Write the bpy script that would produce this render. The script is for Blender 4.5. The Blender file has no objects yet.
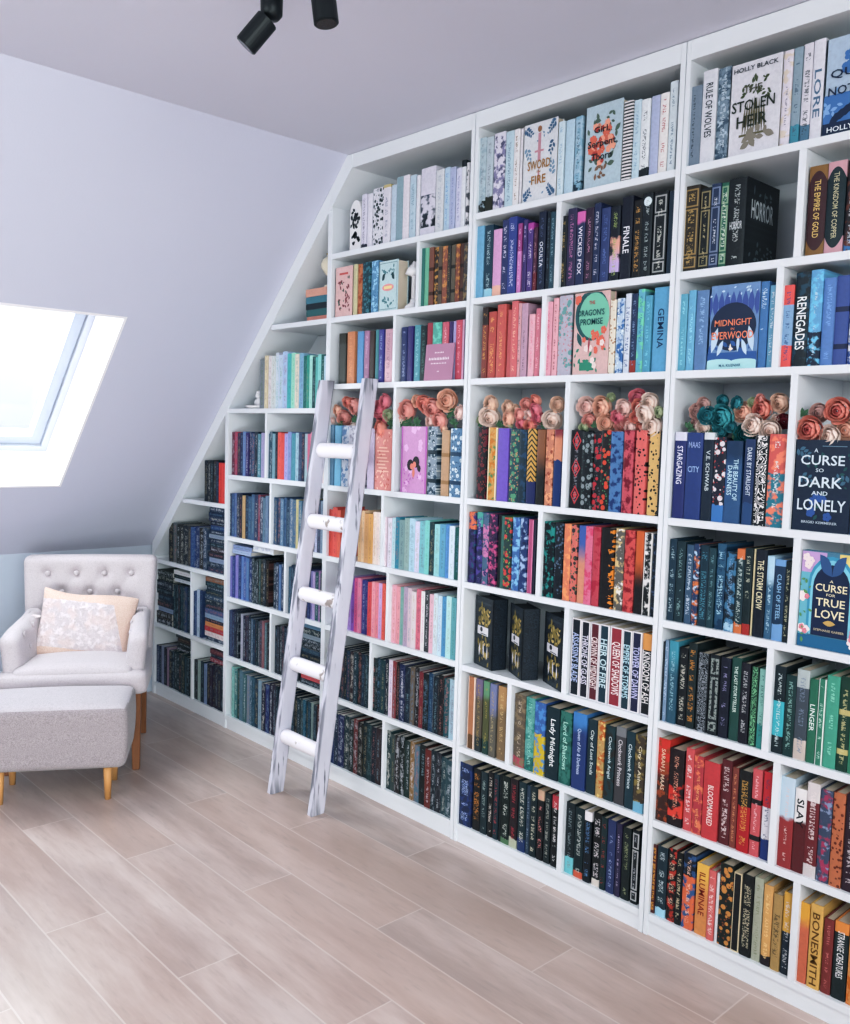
import bpy, bmesh, math, random
from mathutils import Vector, Matrix
D=bpy.data; SC=bpy.context.scene; COL=SC.collection
rnd=random.Random(7)
def lin(h):
    if not isinstance(h,str): return (h[0],h[1],h[2],1)
    v=[int(h[i:i+2],16)/255 for i in (0,2,4)]
    return tuple(c/12.92 if c<=.04045 else ((c+.055)/1.055)**2.4 for c in v)+(1,)
# ------------------------------------------------------------------ node helpers
class NT:
    def __init__(s,name,rough=.5,spec=.4):
        s.m=D.materials.new(name); s.m.use_nodes=True; s.t=s.m.node_tree; s.n=s.t.nodes; s.l=s.t.links
        s.b=s.n['Principled BSDF']; s.b.inputs['Roughness'].default_value=rough
        s.b.inputs['Specular IOR Level'].default_value=spec
    def node(s,typ,**kw):
        n=s.n.new(typ)
        for k,v in kw.items(): setattr(n,k,v)
        return n
    def put(s,sock,v):
        if isinstance(v,bpy.types.NodeSocket): s.l.new(v,sock)
        elif isinstance(v,str): sock.default_value=lin(v)
        else: sock.default_value=v
    def math(s,op,a,b=0.0,c=0.0,clamp=False):
        n=s.node('ShaderNodeMath',operation=op,use_clamp=clamp)
        for i,v in enumerate((a,b,c)): s.put(n.inputs[i],v)
        return n.outputs[0]
    def mix(s,f,a,b):
        n=s.node('ShaderNodeMix',data_type='RGBA'); s.put(n.inputs[0],f); s.put(n.inputs[6],a); s.put(n.inputs[7],b); return n.outputs[2]
    def step(s,v,lo,hi):
        n=s.node('ShaderNodeMapRange',interpolation_type='SMOOTHSTEP')
        s.put(n.inputs[0],v); n.inputs[1].default_value=lo; n.inputs[2].default_value=hi; return n.outputs[0]
    def comb(s,x,y,z):
        n=s.node('ShaderNodeCombineXYZ')
        for i,v in enumerate((x,y,z)): s.put(n.inputs[i],v)
        return n.outputs[0]
    def sep(s,v):
        n=s.node('ShaderNodeSeparateXYZ'); s.l.new(v,n.inputs[0]); return n.outputs
    def noise(s,vec,scale,detail=2.0,rough=.5):
        n=s.node('ShaderNodeTexNoise'); s.l.new(vec,n.inputs['Vector']); n.inputs['Scale'].default_value=scale
        n.inputs['Detail'].default_value=detail; n.inputs['Roughness'].default_value=rough; return n.outputs[0]
    def voro(s,vec,scale,feature='F1'):
        n=s.node('ShaderNodeTexVoronoi',feature=feature); s.l.new(vec,n.inputs['Vector']); n.inputs['Scale'].default_value=scale
        return n
    def bump(s,h,strength=.2,dist=.01):
        n=s.node('ShaderNodeBump'); s.put(n.inputs['Height'],h); n.inputs['Strength'].default_value=strength
        n.inputs['Distance'].default_value=dist; s.l.new(n.outputs[0],s.b.inputs['Normal'])
    def color(s,c): s.put(s.b.inputs['Base Color'],c)
_pm={}
def plain(name,col,rough=.5,spec=.4,metal=0.0):
    k=(col,rough,spec,metal)
    if k not in _pm:
        t=NT(name,rough,spec); t.color(lin(col)); t.b.inputs['Metallic'].default_value=metal; _pm[k]=t.m
    return _pm[k]
# ------------------------------------------------------------------ mesh helpers
def obj(name,bm,mat,parent=None,smooth=False,loc=None):
    me=D.meshes.new(name)
    if isinstance(bm,bmesh.types.BMesh):
        bm.normal_update(); bm.to_mesh(me); bm.free()
    else: me.from_pydata(*bm); me.update()
    for m in (mat if isinstance(mat,(list,tuple)) else [mat]): me.materials.append(m)
    if smooth:
        for p in me.polygons: p.use_smooth=True
    o=D.objects.new(name,me); COL.objects.link(o)
    if parent: o.parent=parent
    if loc: o.location=loc
    return o
def tag(o,label,cat,group=None,kind=None):
    o['label']=label; o['category']=cat
    if group: o['group']=group
    if kind: o['kind']=kind
    return o
def thing(name,label,cat,loc=(0,0,0),rz=0,group=None):
    o=D.objects.new(name,None); COL.objects.link(o); o.location=loc; o.rotation_euler=(0,0,rz)
    o.empty_display_size=.05
    return tag(o,label,cat,group)
def structure(name,bm,mat,parent=None):
    o=obj(name,bm,mat,parent)
    if parent is None: o['kind']='structure'
    return o
def box(bm,x0,x1,y0,y1,z0,z1):
    r=bmesh.ops.create_cube(bm,size=1)
    for v in r['verts']:
        v.co=Vector(((x0+x1)/2+v.co.x*(x1-x0),(y0+y1)/2+v.co.y*(y1-y0),(z0+z1)/2+v.co.z*(z1-z0)))
    return r['verts']
def bbox(*a,bev=0):
    bm=bmesh.new(); box(bm,*a)
    if bev: bmesh.ops.bevel(bm,geom=bm.edges[:],offset=bev,segments=2,affect='EDGES')
    return bm
def prism_yz(pts,x0,x1):
    bm=bmesh.new()
    a=[bm.verts.new((x0,y,z)) for y,z in pts]; b=[bm.verts.new((x1,y,z)) for y,z in pts]; n=len(pts)
    bm.faces.new(a); bm.faces.new(b[::-1])
    for i in range(n): bm.faces.new((a[i],b[i],b[(i+1)%n],a[(i+1)%n]))
    bmesh.ops.recalc_face_normals(bm,faces=bm.faces[:]); return bm
def lathe(bm,prof,seg=20,cx=0,cy=0,cz=0):
    rings=[]
    for r,z in prof:
        rings.append([bm.verts.new((cx+r*math.cos(2*math.pi*i/seg),cy+r*math.sin(2*math.pi*i/seg),cz+z)) for i in range(seg)])
    for a,b in zip(rings,rings[1:]):
        for i in range(seg): bm.faces.new((a[i],a[(i+1)%seg],b[(i+1)%seg],b[i]))
    if prof[0][0]>1e-5: bm.faces.new(rings[0][::-1])
    if prof[-1][0]>1e-5: bm.faces.new(rings[-1])
    return bm
def tube(bm,p0,p1,r0,r1,seg=16):
    p0,p1=Vector(p0),Vector(p1); q=(p1-p0).to_track_quat('Z','Y'); L=(p1-p0).length
    rings=[]
    for z,r in ((0,r0),(L,r1)):
        rings.append([bm.verts.new(p0+q@Vector((r*math.cos(2*math.pi*i/seg),r*math.sin(2*math.pi*i/seg),z))) for i in range(seg)])
    a,b=rings
    for i in range(seg): bm.faces.new((a[i],a[(i+1)%seg],b[(i+1)%seg],b[i]))
    bm.faces.new(a[::-1]); bm.faces.new(b)
def rbox(w,d,h,r,n=18,fn=None):
    """subdivided rounded box centred on the origin; fn(co)->co shapes it"""
    bm=bmesh.new(); bmesh.ops.create_cube(bm,size=2)
    bmesh.ops.subdivide_edges(bm,edges=bm.edges[:],cuts=n-1,use_grid_fill=True)
    H=Vector((w/2,d/2,h/2))
    for v in bm.verts:
        p=Vector((v.co.x*H.x,v.co.y*H.y,v.co.z*H.z))
        q=Vector([max(-(H[i]-r),min(H[i]-r,p[i])) for i in range(3)])
        e=p-q
        if e.length>1e-7: p=q+e.normalized()*r
        v.co=p
    if fn:
        for v in bm.verts: v.co=fn(v.co.copy())
    return bm
# ------------------------------------------------------------------ room materials
def wall_mat(name,c1,c2,bs=.12):
    t=NT(name,.75,.2); tc=t.node('ShaderNodeTexCoord')
    n=t.noise(tc.outputs['Object'],1.3,3); t.color(t.mix(n,c1,c2))
    t.bump(t.noise(tc.outputs['Object'],160,2),bs,.002); return t.m
M_WALL=wall_mat('painted_plaster',lin('CBCCDC'),lin('D0D1E0'))
M_KNEE=wall_mat('painted_knee_wall',lin('C2CAD8'),lin('C8D0DC'))
M_CEIL=wall_mat('painted_ceiling',lin('DADAE6'),lin('DEDEE9'))
M_WHITE=wall_mat('white_reveal_paint',lin('F2F0F4'),lin('F4F2F6'),.03)
def shelf_mat():
    t=NT('white_lacquered_board',.38,.45); tc=t.node('ShaderNodeTexCoord')
    t.color(t.mix(t.noise(tc.outputs['Object'],3,2),lin('E2E5EA'),lin('E9EBEF')))
    t.bump(t.noise(tc.outputs['Object'],90,2),.05,.001); return t.m
M_SHELF=shelf_mat()
def floor_mat():
    t=NT('wood_look_plank_floor',.34,.5); tc=t.node('ShaderNodeTexCoord'); x,y,z=t.sep(tc.outputs['Object'])
    W=.1935; px=t.math('DIVIDE',t.math('ADD',x,.2260+W*40),W); row=t.math('FLOOR',px)
    py=t.math('DIVIDE',t.math('ADD',y,t.math('MULTIPLY',t.math('FRACT',t.math('MULTIPLY',row,.377)),1.21)),1.21)
    cell=t.math('FLOOR',py); fx=t.math('FRACT',px); fy=t.math('FRACT',py)
    wn=t.node('ShaderNodeTexWhiteNoise',noise_dimensions='2D'); t.l.new(t.comb(row,cell,0.0),wn.inputs['Vector'])
    h=wn.outputs['Value']
    sv=t.comb(t.math('ADD',x,t.math('MULTIPLY',h,9.0)),t.math('MULTIPLY',y,.16),h)
    g=t.noise(sv,9,5,.62); g2=t.noise(t.comb(x,t.math('MULTIPLY',y,.35),h),3.2,3); g3=t.noise(sv,60,3,.6)
    base=t.mix(t.step(g,.25,.8),'B7A29A','DBCCC6')
    base=t.mix(t.math('MULTIPLY',t.step(g2,.45,.75),.42),base,'A39694')
    base=t.mix(t.math('MULTIPLY',t.step(h,.2,.95),.45),base,'C9AFA2')
    base=t.mix(t.math('MULTIPLY',t.step(g3,.52,.75),.16),base,'84746E')
    ex=t.math('MINIMUM',fx,t.math('SUBTRACT',1.0,fx)); ey=t.math('MINIMUM',fy,t.math('SUBTRACT',1.0,fy))
    sx=t.math('LESS_THAN',ex,.0135); sy=t.math('LESS_THAN',ey,.0019)
    seam=t.math('MAXIMUM',sx,sy)
    t.color(t.mix(t.math('MULTIPLY',seam,.55),base,'DED4CE'))
    t.put(t.b.inputs['Roughness'],t.math('ADD',.27,t.math('MULTIPLY',g,.14)))
    t.bump(t.math('SUBTRACT',t.math('MULTIPLY',g3,.25),seam),.12,.003); return t.m
# ------------------------------------------------------------------ room shell
ZC=2.652; KY=4.80; KZ=.85; SL=1.026
def zs(y): return KZ+(KY-y)*SL
YC=KY-(ZC-KZ)/SL
XL,XR,YB=-4.6,.30,-3.2
def quad(pts,mat,name,th=None):
    return structure(name,([Vector(p) for p in pts],[],[tuple(range(len(pts)))]),mat)
structure('floor',bbox(XL,XR+.1,YB,KY+.12,-.05,0),floor_mat())
structure('ceiling',bbox(XL,XR,YB,YC,ZC,ZC+.05),M_CEIL)
structure('wall_right',bbox(XR,XR+.06,YB,KY+.1,0,ZC),M_WALL)
structure('wall_left',bbox(XL-.06,XL,YB,KY+.06,0,ZC),M_WALL)
structure('wall_back',bbox(XL,XR,KY,KY+.06,0,KZ+.02),M_KNEE)
# sloped wall with the skylight hole
HX0,HX1,HY0,HY1=-1.47,-.655,3.711,4.436
bm=bmesh.new()
def sp(x,y,o=0): # point on the slope, o metres outwards
    n=Vector((0,SL,1)).normalized(); return Vector((x,y,zs(y)))+n*o
e_=.006
for x0,x1,y0,y1 in ((XL,HX0-e_,YC,KY),(HX1+e_,XR,YC,KY),(HX0-e_,HX1+e_,YC,HY0-e_),(HX0-e_,HX1+e_,HY1+e_,KY)):
    vs=[bm.verts.new(sp(x,y,o)) for o in (0,.04) for x,y in ((x0,y0),(x1,y0),(x1,y1),(x0,y1))]
    for f in ((0,1,2,3),(7,6,5,4),(0,4,5,1),(1,5,6,2),(2,6,7,3),(3,7,4,0)): bm.faces.new([vs[i] for i in f])
bmesh.ops.recalc_face_normals(bm,faces=bm.faces[:])
structure('wall_sloped',bm,M_WALL)
# skylight
win=D.objects.new('window_1',None); COL.objects.link(win); win['kind']='structure'
dep=.25
bm=bmesh.new()
c0=[(HX0,HY0),(HX1,HY0),(HX1,HY1),(HX0,HY1)]
nv=Vector((0,SL,1)).normalized(); tv=Vector((0,1,-SL)).normalized()
ring=lambda o,g=0:[sp(x+(g if x==HX0 else -g),y,o)+tv*(g if y==HY0 else -g) for x,y in c0]
A=[bm.verts.new(v) for v in ring(-.001)]; B=[bm.verts.new(v) for v in ring(dep)]
A2=[bm.verts.new(v) for v in ring(-.001,-.012)]; B2=[bm.verts.new(v) for v in ring(dep+.09,-.012)]
for i in range(4):
    j=(i+1)%4; bm.faces.new((A[i],A[j],B[j],B[i])); bm.faces.new((A2[i],B2[i],B2[j],A2[j])); bm.faces.new((A[i],A2[i],A2[j],A[j]))
bmesh.ops.recalc_face_normals(bm,faces=bm.faces[:])
obj('window_reveal',bm,M_WHITE,win)
def frame(o0,o1,g0,g1,ext=0.0):
    bm=bmesh.new(); R=[[bm.verts.new(v) for v in ring(o,g)] for o,g in ((o0,g0),(o0,g1),(o1,g1),(o1,g0))]
    for a in range(4):
        b=(a+1)%4
        for i in range(4):
            j=(i+1)%4; bm.faces.new((R[a][i],R[a][j],R[b][j],R[b][i]))
    bmesh.ops.recalc_face_normals(bm,faces=bm.faces[:]); return bm
obj('window_frame',frame(dep-.02,dep+.08,-.003,.03),plain('window_white','C6CBD6',.3),win)
obj('window_sash',frame(dep-.005,dep+.05,.034,.085),plain('window_sash_white','B4BCCB',.3),win)
t=NT('window_pane_glass',.02); t.n.remove(t.b)
tr=t.node('ShaderNodeBsdfTransparent'); tr.inputs[0].default_value=(.96,.98,1,1); gl=t.node('ShaderNodeBsdfGlossy'); gl.inputs['Roughness'].default_value=.02
mx=t.node('ShaderNodeMixShader'); mx.inputs[0].default_value=.05
t.l.new(tr.outputs[0],mx.inputs[1]); t.l.new(gl.outputs[0],mx.inputs[2]); t.l.new(mx.outputs[0],t.n['Material Output'].inputs[0])
obj('window_pane',([v for v in ring(dep+.03,.084)],[],[(0,1,2,3)]),t.m,win)
# ------------------------------------------------------------------ built-in bookcases
DEP=.28; TH=.022; DT=.020
SHZ={'D':[2.301,2.005,1.721,1.291,.984,.676,.367,.070],'C':[2.265,2.0,1.72,1.289,.982,.68,.373,.070],
 'B':[2.0,1.619,1.293,.986,.68,.376,.070],'A':[1.142,.781,.415,.070]}
SHZ['E']=SHZ['D']
BAY={'E':(.664,1.464),'D':(1.498,2.298),'C':(2.333,3.140),'B':(3.170,3.966),'A':(3.995,4.749)}
def zi(y): return .816+(4.747-y)*1.026     # underside of the sloped panel
BAYL={'A':'white built-in bookcase section, lowest, in the far corner by the armchair','B':'white built-in bookcase section under slope, just left of the ladder',
 'C':'white built-in bookcase section directly behind the ladder','D':'white built-in bookcase section just right of the ladder, three black gift books',
 'E':'white built-in bookcase section at the right edge of the photo'}
DIVS=[('D', 1, 1.9243), ('D', 2, 1.9704), ('D', 3, 1.8582), ('D', 4, 1.9514), ('D', 5, 1.8244), ('D', 6, 2.0609), ('D', 7, 1.8143), ('E', 1, 1.1211), ('E', 2, 1.1631), ('E', 3, 1.1069), ('E', 4, 1.0724), ('E', 5, 1.1266), ('E', 6, 1.0896), ('E', 7, 1.0144), ('C', 1, 2.5993), ('C', 2, 2.7261), ('C', 3, 2.7132), ('C', 4, 2.7719), ('C', 5, 2.7287), ('C', 6, 2.8252), ('C', 7, 2.7323), ('B', 1, 3.6295), ('B', 2, 3.5833), ('B', 3, 3.4549), ('B', 4, 3.5678), ('A', 2, 4.3337), ('A', 3, 4.3237)]
OPEN={'D':2.595,'C':2.595,'E':2.595}
for b,(y0,y1) in BAY.items():
    root=thing('bookcase',BAYL[b],'bookcase',(0,0,0),0,'built-in bookcase sections along the wall')
    hw=.017
    def top_at(y): return min(2.65,zi(y)+.01)
    # side panels
    for yy0,yy1 in ((y0-hw if b!='E' else y0-.018,y0-.0002),(y1+.0002,y1+(hw-.002 if b!='A' else .03))):
        zt=top_at(yy1)
        obj('side_panel',bbox(0,DEP,yy0,yy1,0,zt,bev=.0012),M_SHELF,root)
    obj('back_panel',prism_yz([(y0,.01)]+[(y1,.01)]+([(y1,2.62),(y0,2.62)] if b in 'DE' else [(y1,zi(y1)+.02)]+([(3.045,2.62),(y0,2.62)] if b=='C' else [(y0,zi(y0)+.02)])),DEP,DEP+.008),M_SHELF,root)
    for i,z in enumerate(SHZ[b]):
        ye=y1
        if z-TH>zi(y1): ye=min(y1,4.747-(z-.816)/1.026)
        obj('shelf',bbox(0,DEP,y0,ye,z-TH,z,bev=.0012),M_SHELF,root)
    obj('plinth',bbox(.006,.024,y0-.015,y1+.014,0,.070-TH),M_SHELF,root)
    if b in OPEN:
        ye=y1 if b!='C' else 3.03
        obj('top_rail',bbox(.0006,DEP,y0,ye,2.595,2.65),M_SHELF,root)
    if b in 'ABC':
        ya=y1+(.03 if b=='A' else .015); yb=(y0-.014) if b!='C' else 3.013
        o=lambda y:min(2.65,zs(y)-.002)
        pts=[(ya,zi(ya)),(yb,zi(yb)),(yb,o(yb))]+([(YC+.002,2.65)] if b=='C' else [])+[(ya,o(ya))]
        obj('sloped_panel',prism_yz(pts,-.001,DEP),M_SHELF,root)
    for bb,r,y in DIVS:
        if bb!=b: continue
        rr=SHZ[b]; r=r+(1 if b=='B' else 0)   # B lists its extra top shelf first
        z0=rr[r]; z1=(rr[r-1]-TH) if r else 2.595
        dt=.016 if b in 'ABC' else DT
        obj('divider',bbox(.0005,DEP,y-dt/2,y+dt/2,z0,z1,bev=.001),M_SHELF,root)
# ------------------------------------------------------------------ lettering
FONTQ=[]
def letters(s,color,fn,L,Wd,parent,name='title_lettering',bold=.012):
    """flat lettering; laid out L long and Wd tall, fn maps (tx,ty) in metres (centred) to parent space"""
    FONTQ.append((s,color,fn,L,Wd,parent,name,bold))
def flush_letters():
    cache={}; tmp=[]
    for s,*_,bold in FONTQ:
        if (s,bold) in cache: continue
        cu=D.curves.new('lettering','FONT'); cu.body=s; cu.size=1; cu.resolution_u=2; cu.offset=bold; cu.fill_mode='FRONT'
        o=D.objects.new('lettering',cu); COL.objects.link(o); cache[(s,bold)]=o
    bpy.context.view_layer.update(); dg=bpy.context.evaluated_depsgraph_get(); geo={}
    for k,o in cache.items():
        me=D.meshes.new_from_object(o.evaluated_get(dg))
        vs=[v.co.copy() for v in me.vertices]; fs=[tuple(p.vertices) for p in me.polygons]
        geo[k]=(vs,fs); D.meshes.remove(me)
    for o in cache.values():
        c=o.data; D.objects.remove(o); D.curves.remove(c)
    for s,color,fn,L,Wd,parent,name,bold in FONTQ:
        vs,fs=geo[(s,bold)]
        if not vs: continue
        xs=[v.x for v in vs]; ys=[v.y for v in vs]; cx,cy=(min(xs)+max(xs))/2,(min(ys)+max(ys))/2
        sx=L/max(1e-6,max(xs)-min(xs)); sy=Wd/max(1e-6,max(ys)-min(ys))
        obj(name,([fn((v.x-cx)*sx,(v.y-cy)*sy) for v in vs],[],fs),plain('lettering_ink',color,.45),parent)
# ------------------------------------------------------------------ book cover materials
_bm={}
def fl(s): return float(s)
def soft(h):
    l=lin(h); g=.3*l[0]+.55*l[1]+.15*l[2]; return tuple(g+(c-g)*.80 for c in l[:3])+(1,)
def book_mat(base,pats,ps,asp):
    key=(base,pats,ps,round(asp,1))
    if key in _bm: return _bm[key]
    t=NT('book_cover',.42,.4); uv=t.node('ShaderNodeUVMap'); u,v,_=t.sep(uv.outputs[0])
    oi=t.node('ShaderNodeObjectInfo'); sd=t.math('MULTIPLY',oi.outputs['Random'],40.0)
    vec=t.comb(t.math('MULTIPLY',u,asp),v,sd); c=soft(base)
    cu=t.math('ABSOLUTE',t.math('SUBTRACT',u,.5)); cv=t.math('ABSOLUTE',t.math('SUBTRACT',v,.5))
    # slight wear so that plain cloth is not flat
    wn=t.noise(vec,26,3); c=t.mix(t.math('MULTIPLY',t.step(wn,.35,.75),.10),c,lin('46525C') if sum(lin(base)[:3])<.25 else lin('30343C'))
    for p in [q for q in pats.split(',') if q]:
        a=p.split(':'); k=a[0]; c2=a[1] if len(a)>1 else ''
        if k=='g': pos=fl(a[2]) if len(a)>2 else .5; so=fl(a[3]) if len(a)>3 else .3; c=t.mix(t.step(t.math('ADD',v,t.math('MULTIPLY',t.math('SUBTRACT',t.noise(vec,9,2),.5),.12)),pos-so/2,pos+so/2),c,c2)
        elif k=='b':
            c=t.mix(t.step(t.noise(vec,13,3),.48,.6),c,c2)
            if len(a)>2:
                v2=t.node('ShaderNodeVectorMath',operation='ADD'); t.l.new(vec,v2.inputs[0]); v2.inputs[1].default_value=(3,5,7)
                c=t.mix(t.step(t.noise(v2.outputs[0],16,3),.55,.64),c,a[2])
        elif k=='f':
            vo=t.voro(vec,13); c=t.mix(t.math('LESS_THAN',vo.outputs['Distance'],.42),c,c2)
            if len(a)>2:
                vo2=t.voro(vec,24); c=t.mix(t.math('LESS_THAN',vo2.outputs['Distance'],.27),c,a[2])
        elif k=='s': c=t.mix(t.math('LESS_THAN',t.voro(vec,22).outputs['Distance'],.33),c,c2)
        elif k=='z': c=t.mix(t.math('GREATER_THAN',t.math('SINE',t.math('MULTIPLY',v,150.0)),.15),c,c2)
        elif k=='w':
            zz=t.math('ADD',t.math('MULTIPLY',v,90.0),t.math('MULTIPLY',cu,14.0)); c=t.mix(t.math('GREATER_THAN',t.math('SINE',zz),.35),c,c2)
        elif k=='t': c=t.mix(t.math('GREATER_THAN',v,1-fl(a[2])),c,c2)
        elif k=='u': c=t.mix(t.math('LESS_THAN',t.math('ADD',v,t.math('MULTIPLY',t.math('SUBTRACT',t.noise(vec,14,2),.5),.08)),fl(a[2])),c,c2)
        elif k=='l': c=t.mix(t.math('GREATER_THAN',cu,.36),c,c2)
        elif k=='e': c=t.mix(t.math('MAXIMUM',t.math('GREATER_THAN',cu,.38),t.math('GREATER_THAN',cv,.485)),c,c2)
        elif k in 'rj':
            m=None
            for lo,hi in ((.76,.95),(.2,.72),(.05,.16)):
                mid,hh=(lo+hi)/2,(hi-lo)/2; dv=t.math('SUBTRACT',t.math('ABSOLUTE',t.math('SUBTRACT',v,mid)),hh); du=t.math('SUBTRACT',cu,.37)
                du=t.math('MULTIPLY',du,asp); d=t.math('MAXIMUM',du,dv)
                mm=t.math('LESS_THAN',t.math('ABSOLUTE',d),.009) if k=='r' else t.math('LESS_THAN',t.math('ABSOLUTE',t.math('ADD',d,.012)),.016)
                m=mm if m is None else t.math('MAXIMUM',m,mm)
            if k=='j': m=t.math('MULTIPLY',m,t.step(t.noise(vec,40,2),.4,.5))
            c=t.mix(t.math('MULTIPLY',m,.68),c,c2)
        elif k=='m':  # picture panel on the lower half
            d=t.math('LESS_THAN',t.math('ABSOLUTE',t.math('SUBTRACT',v,.36)),.24); e=t.math('MULTIPLY',d,t.step(t.math('ADD',t.math('MULTIPLY',t.noise(vec,8,3),1.0),t.math('MULTIPLY',v,-.3)),.28,.42))
            c=t.mix(e,c,t.mix(t.step(v,.2,.5),a[2],c2))
        elif k=='o':  # round emblem near the top
            dd=t.node('ShaderNodeVectorMath',operation='DISTANCE'); t.l.new(t.comb(t.math('MULTIPLY',u,asp),v,0.0),dd.inputs[0]); dd.inputs[1].default_value=(asp*.5,.9,0)
            c=t.mix(t.math('LESS_THAN',dd.outputs['Value'],.055),c,c2)
        elif k=='n': c=t.mix(t.math('LESS_THAN',t.math('ABSOLUTE',t.math('SUBTRACT',t.math('FRACT',t.math('MULTIPLY',v,2.4)),.5)),.07),c,c2)
        elif k=='v':  # arched ends
            arch=t.math('SUBTRACT',cv,t.math('MULTIPLY',t.math('MULTIPLY',cu,cu),-.5)); c=t.mix(t.math('GREATER_THAN',arch,.44),c,c2)
        elif k=='d':  # row of diamonds
            f=t.math('ABSOLUTE',t.math('SUBTRACT',t.math('FRACT',t.math('MULTIPLY',v,2.9)),.5)); d=t.math('ADD',t.math('MULTIPLY',cu,.9),f)
            c=t.mix(t.math('MULTIPLY',t.math('LESS_THAN',d,.36),t.math('GREATER_THAN',t.math('ABSOLUTE',t.math('SUBTRACT',d,.22)),.05)),c,c2)
        elif k=='k':  # flames from one edge
            fx=t.math('ADD',u,t.math('MULTIPLY',t.math('SUBTRACT',t.noise(t.comb(t.math('MULTIPLY',u,.1),v,sd),26,2),.5),2.6)); c=t.mix(t.math('GREATER_THAN',fx,.95),c,c2)
        elif k=='x':  # scrolling ornament
            n=t.noise(vec,11,1); m=t.math('LESS_THAN',t.math('ABSOLUTE',t.math('SUBTRACT',t.math('FRACT',t.math('MULTIPLY',n,9.0)),.5)),.2); c=t.mix(t.math('MULTIPLY',m,t.math('LESS_THAN',cu,.4)),c,c2)
        elif k=='i':  # coloured block behind the title
            c=t.mix(t.math('LESS_THAN',t.math('ABSOLUTE',t.math('SUBTRACT',v,.4)),.2),c,c2)
    if ps:
        a=ps.split(':'); pc='8A94A0' if a[0]=='gy' else a[0]; w=fl(a[1]) if len(a)>1 else .38
        sv=t.comb(t.math('MULTIPLY',u,asp*.55),v,t.math('ADD',sd,11.0))
        gn=t.noise(sv,66,1); m=t.step(gn,.5,.56)
        m=t.math('MULTIPLY',m,t.math('LESS_THAN',cu,w*.5))
        gap=t.noise(t.comb(0.0,v,sd),7,1); m=t.math('MULTIPLY',m,t.math('GREATER_THAN',gap,.44)); m=t.math('MULTIPLY',m,t.math('LESS_THAN',cv,.42))
        c=t.mix(t.math('MULTIPLY',m,.72),c,pc)
    t.color(c); _bm[key]=t.m; return t.m
def page_mat():
    t=NT('page_block_paper',.8,.1); tc=t.node('ShaderNodeTexCoord'); x,y,z=t.sep(tc.outputs['Object'])
    t.color(t.mix(t.noise(t.comb(t.math('MULTIPLY',y,60.0),x,z),9,2),'C8B8A4','E2D6C6')); return t.m
M_PAGE=page_mat()
def cover_mesh(w,dp,h,tk=.0028,bulge=.0016):
    n=6; out=[(dp,0)]+[(-bulge*(1-(2*i/n-1)**4)+bulge,w*i/n) for i in range(n+1)]+[(dp,w),(dp,w-tk),(tk+.001,w-tk),(tk+.001,tk),(dp,tk)]
    k=len(out); vs=[(x,y,0) for x,y in out]+[(x,y,h) for x,y in out]
    fs=[(i,i+k,(i+1)%k+k,(i+1)%k) for i in range(k)]
    cap=[(0,1,k-2,k-1)]+[(1,)+tuple(range(2,n+1))+(n+1,k-3,k-2)]+[(n+1,n+2,k-4,k-3)]
    fs+=[f for f in cap]; fs+=[tuple(i+k for i in f[::-1]) for f in cap]
    bm=bmesh.new(); V=[bm.verts.new(p) for p in vs]
    for f in fs:
        try: bm.faces.new([V[i] for i in f])
        except ValueError: pass
    bmesh.ops.recalc_face_normals(bm,faces=bm.faces[:])
    uv=bm.loops.layers.uv.new('UVMap')
    for f in bm.faces:
        for l in f.loops: l[uv].uv=(1-l.vert.co.y/w,l.vert.co.z/h)
    return bm
PAL=[('white','E2E0E8'),('cream','E6DAC4'),('pale grey','B8BCC4'),('grey','7E8894'),('pale blue','BCD4E4'),('sky blue','64B0D8'),('blue','4878BC'),('royal blue','34489A'),('navy','242E58'),('black','17191F'),('dark teal','1C3842'),('teal','2A7C7C'),('aqua','7CC4BC'),('green','2E8A68'),('dark green','1E4A3A'),('olive','6A6440'),('gold','D8A448'),('orange','E0803C'),('brown','6A4430'),('tan','C09868'),('coral','E26A60'),('red','CC3038'),('maroon','6A1C24'),('pink','E294B0'),('pale pink','ECC4C8'),('mauve','B484A8'),('purple','6848B4'),('violet','4A3478'),('lilac','BCB4DC'),('plum','3C2440'),('slate blue','5C6C88'),('crimson','B83050'),('steel blue','6088B8'),('bronze','8A5C3C')]
_PL=[(n,[int(h[i:i+2],16) for i in (0,2,4)]) for n,h in PAL]
def cname(h):
    if h=='gy': return 'grey'
    v=[int(h[i:i+2],16) for i in (0,2,4)]; return min(_PL,key=lambda p:sum((a-b)**2*k for a,b,k in zip(p[1],v,(3,4,2))))[0]
ORD='first second third fourth fifth sixth seventh eighth ninth tenth eleventh twelfth thirteenth fourteenth fifteenth sixteenth seventeenth eighteenth'.split()
ROWN=['top shelf','second shelf','third shelf','flower shelf','fifth shelf','sixth shelf','seventh shelf','bottom shelf']
BAYN={'C':'ladder bay','D':'middle bay','E':'rightmost bay'}
PHR={'g':'fading to %s','b':'mottled %s','f':'with %s flowers','s':'with %s spots','z':'with %s stripes','w':'with %s zigzags','t':'with %s top','u':'with %s foot','l':'with %s edges','e':'with %s border','r':'with %s frames','j':'with %s boxes','m':'with %s picture','o':'with %s disc','n':'with %s bands','v':'with %s ends','d':'with %s diamonds','k':'with %s flames','x':'with %s scrollwork','i':'with %s block'}
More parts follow.
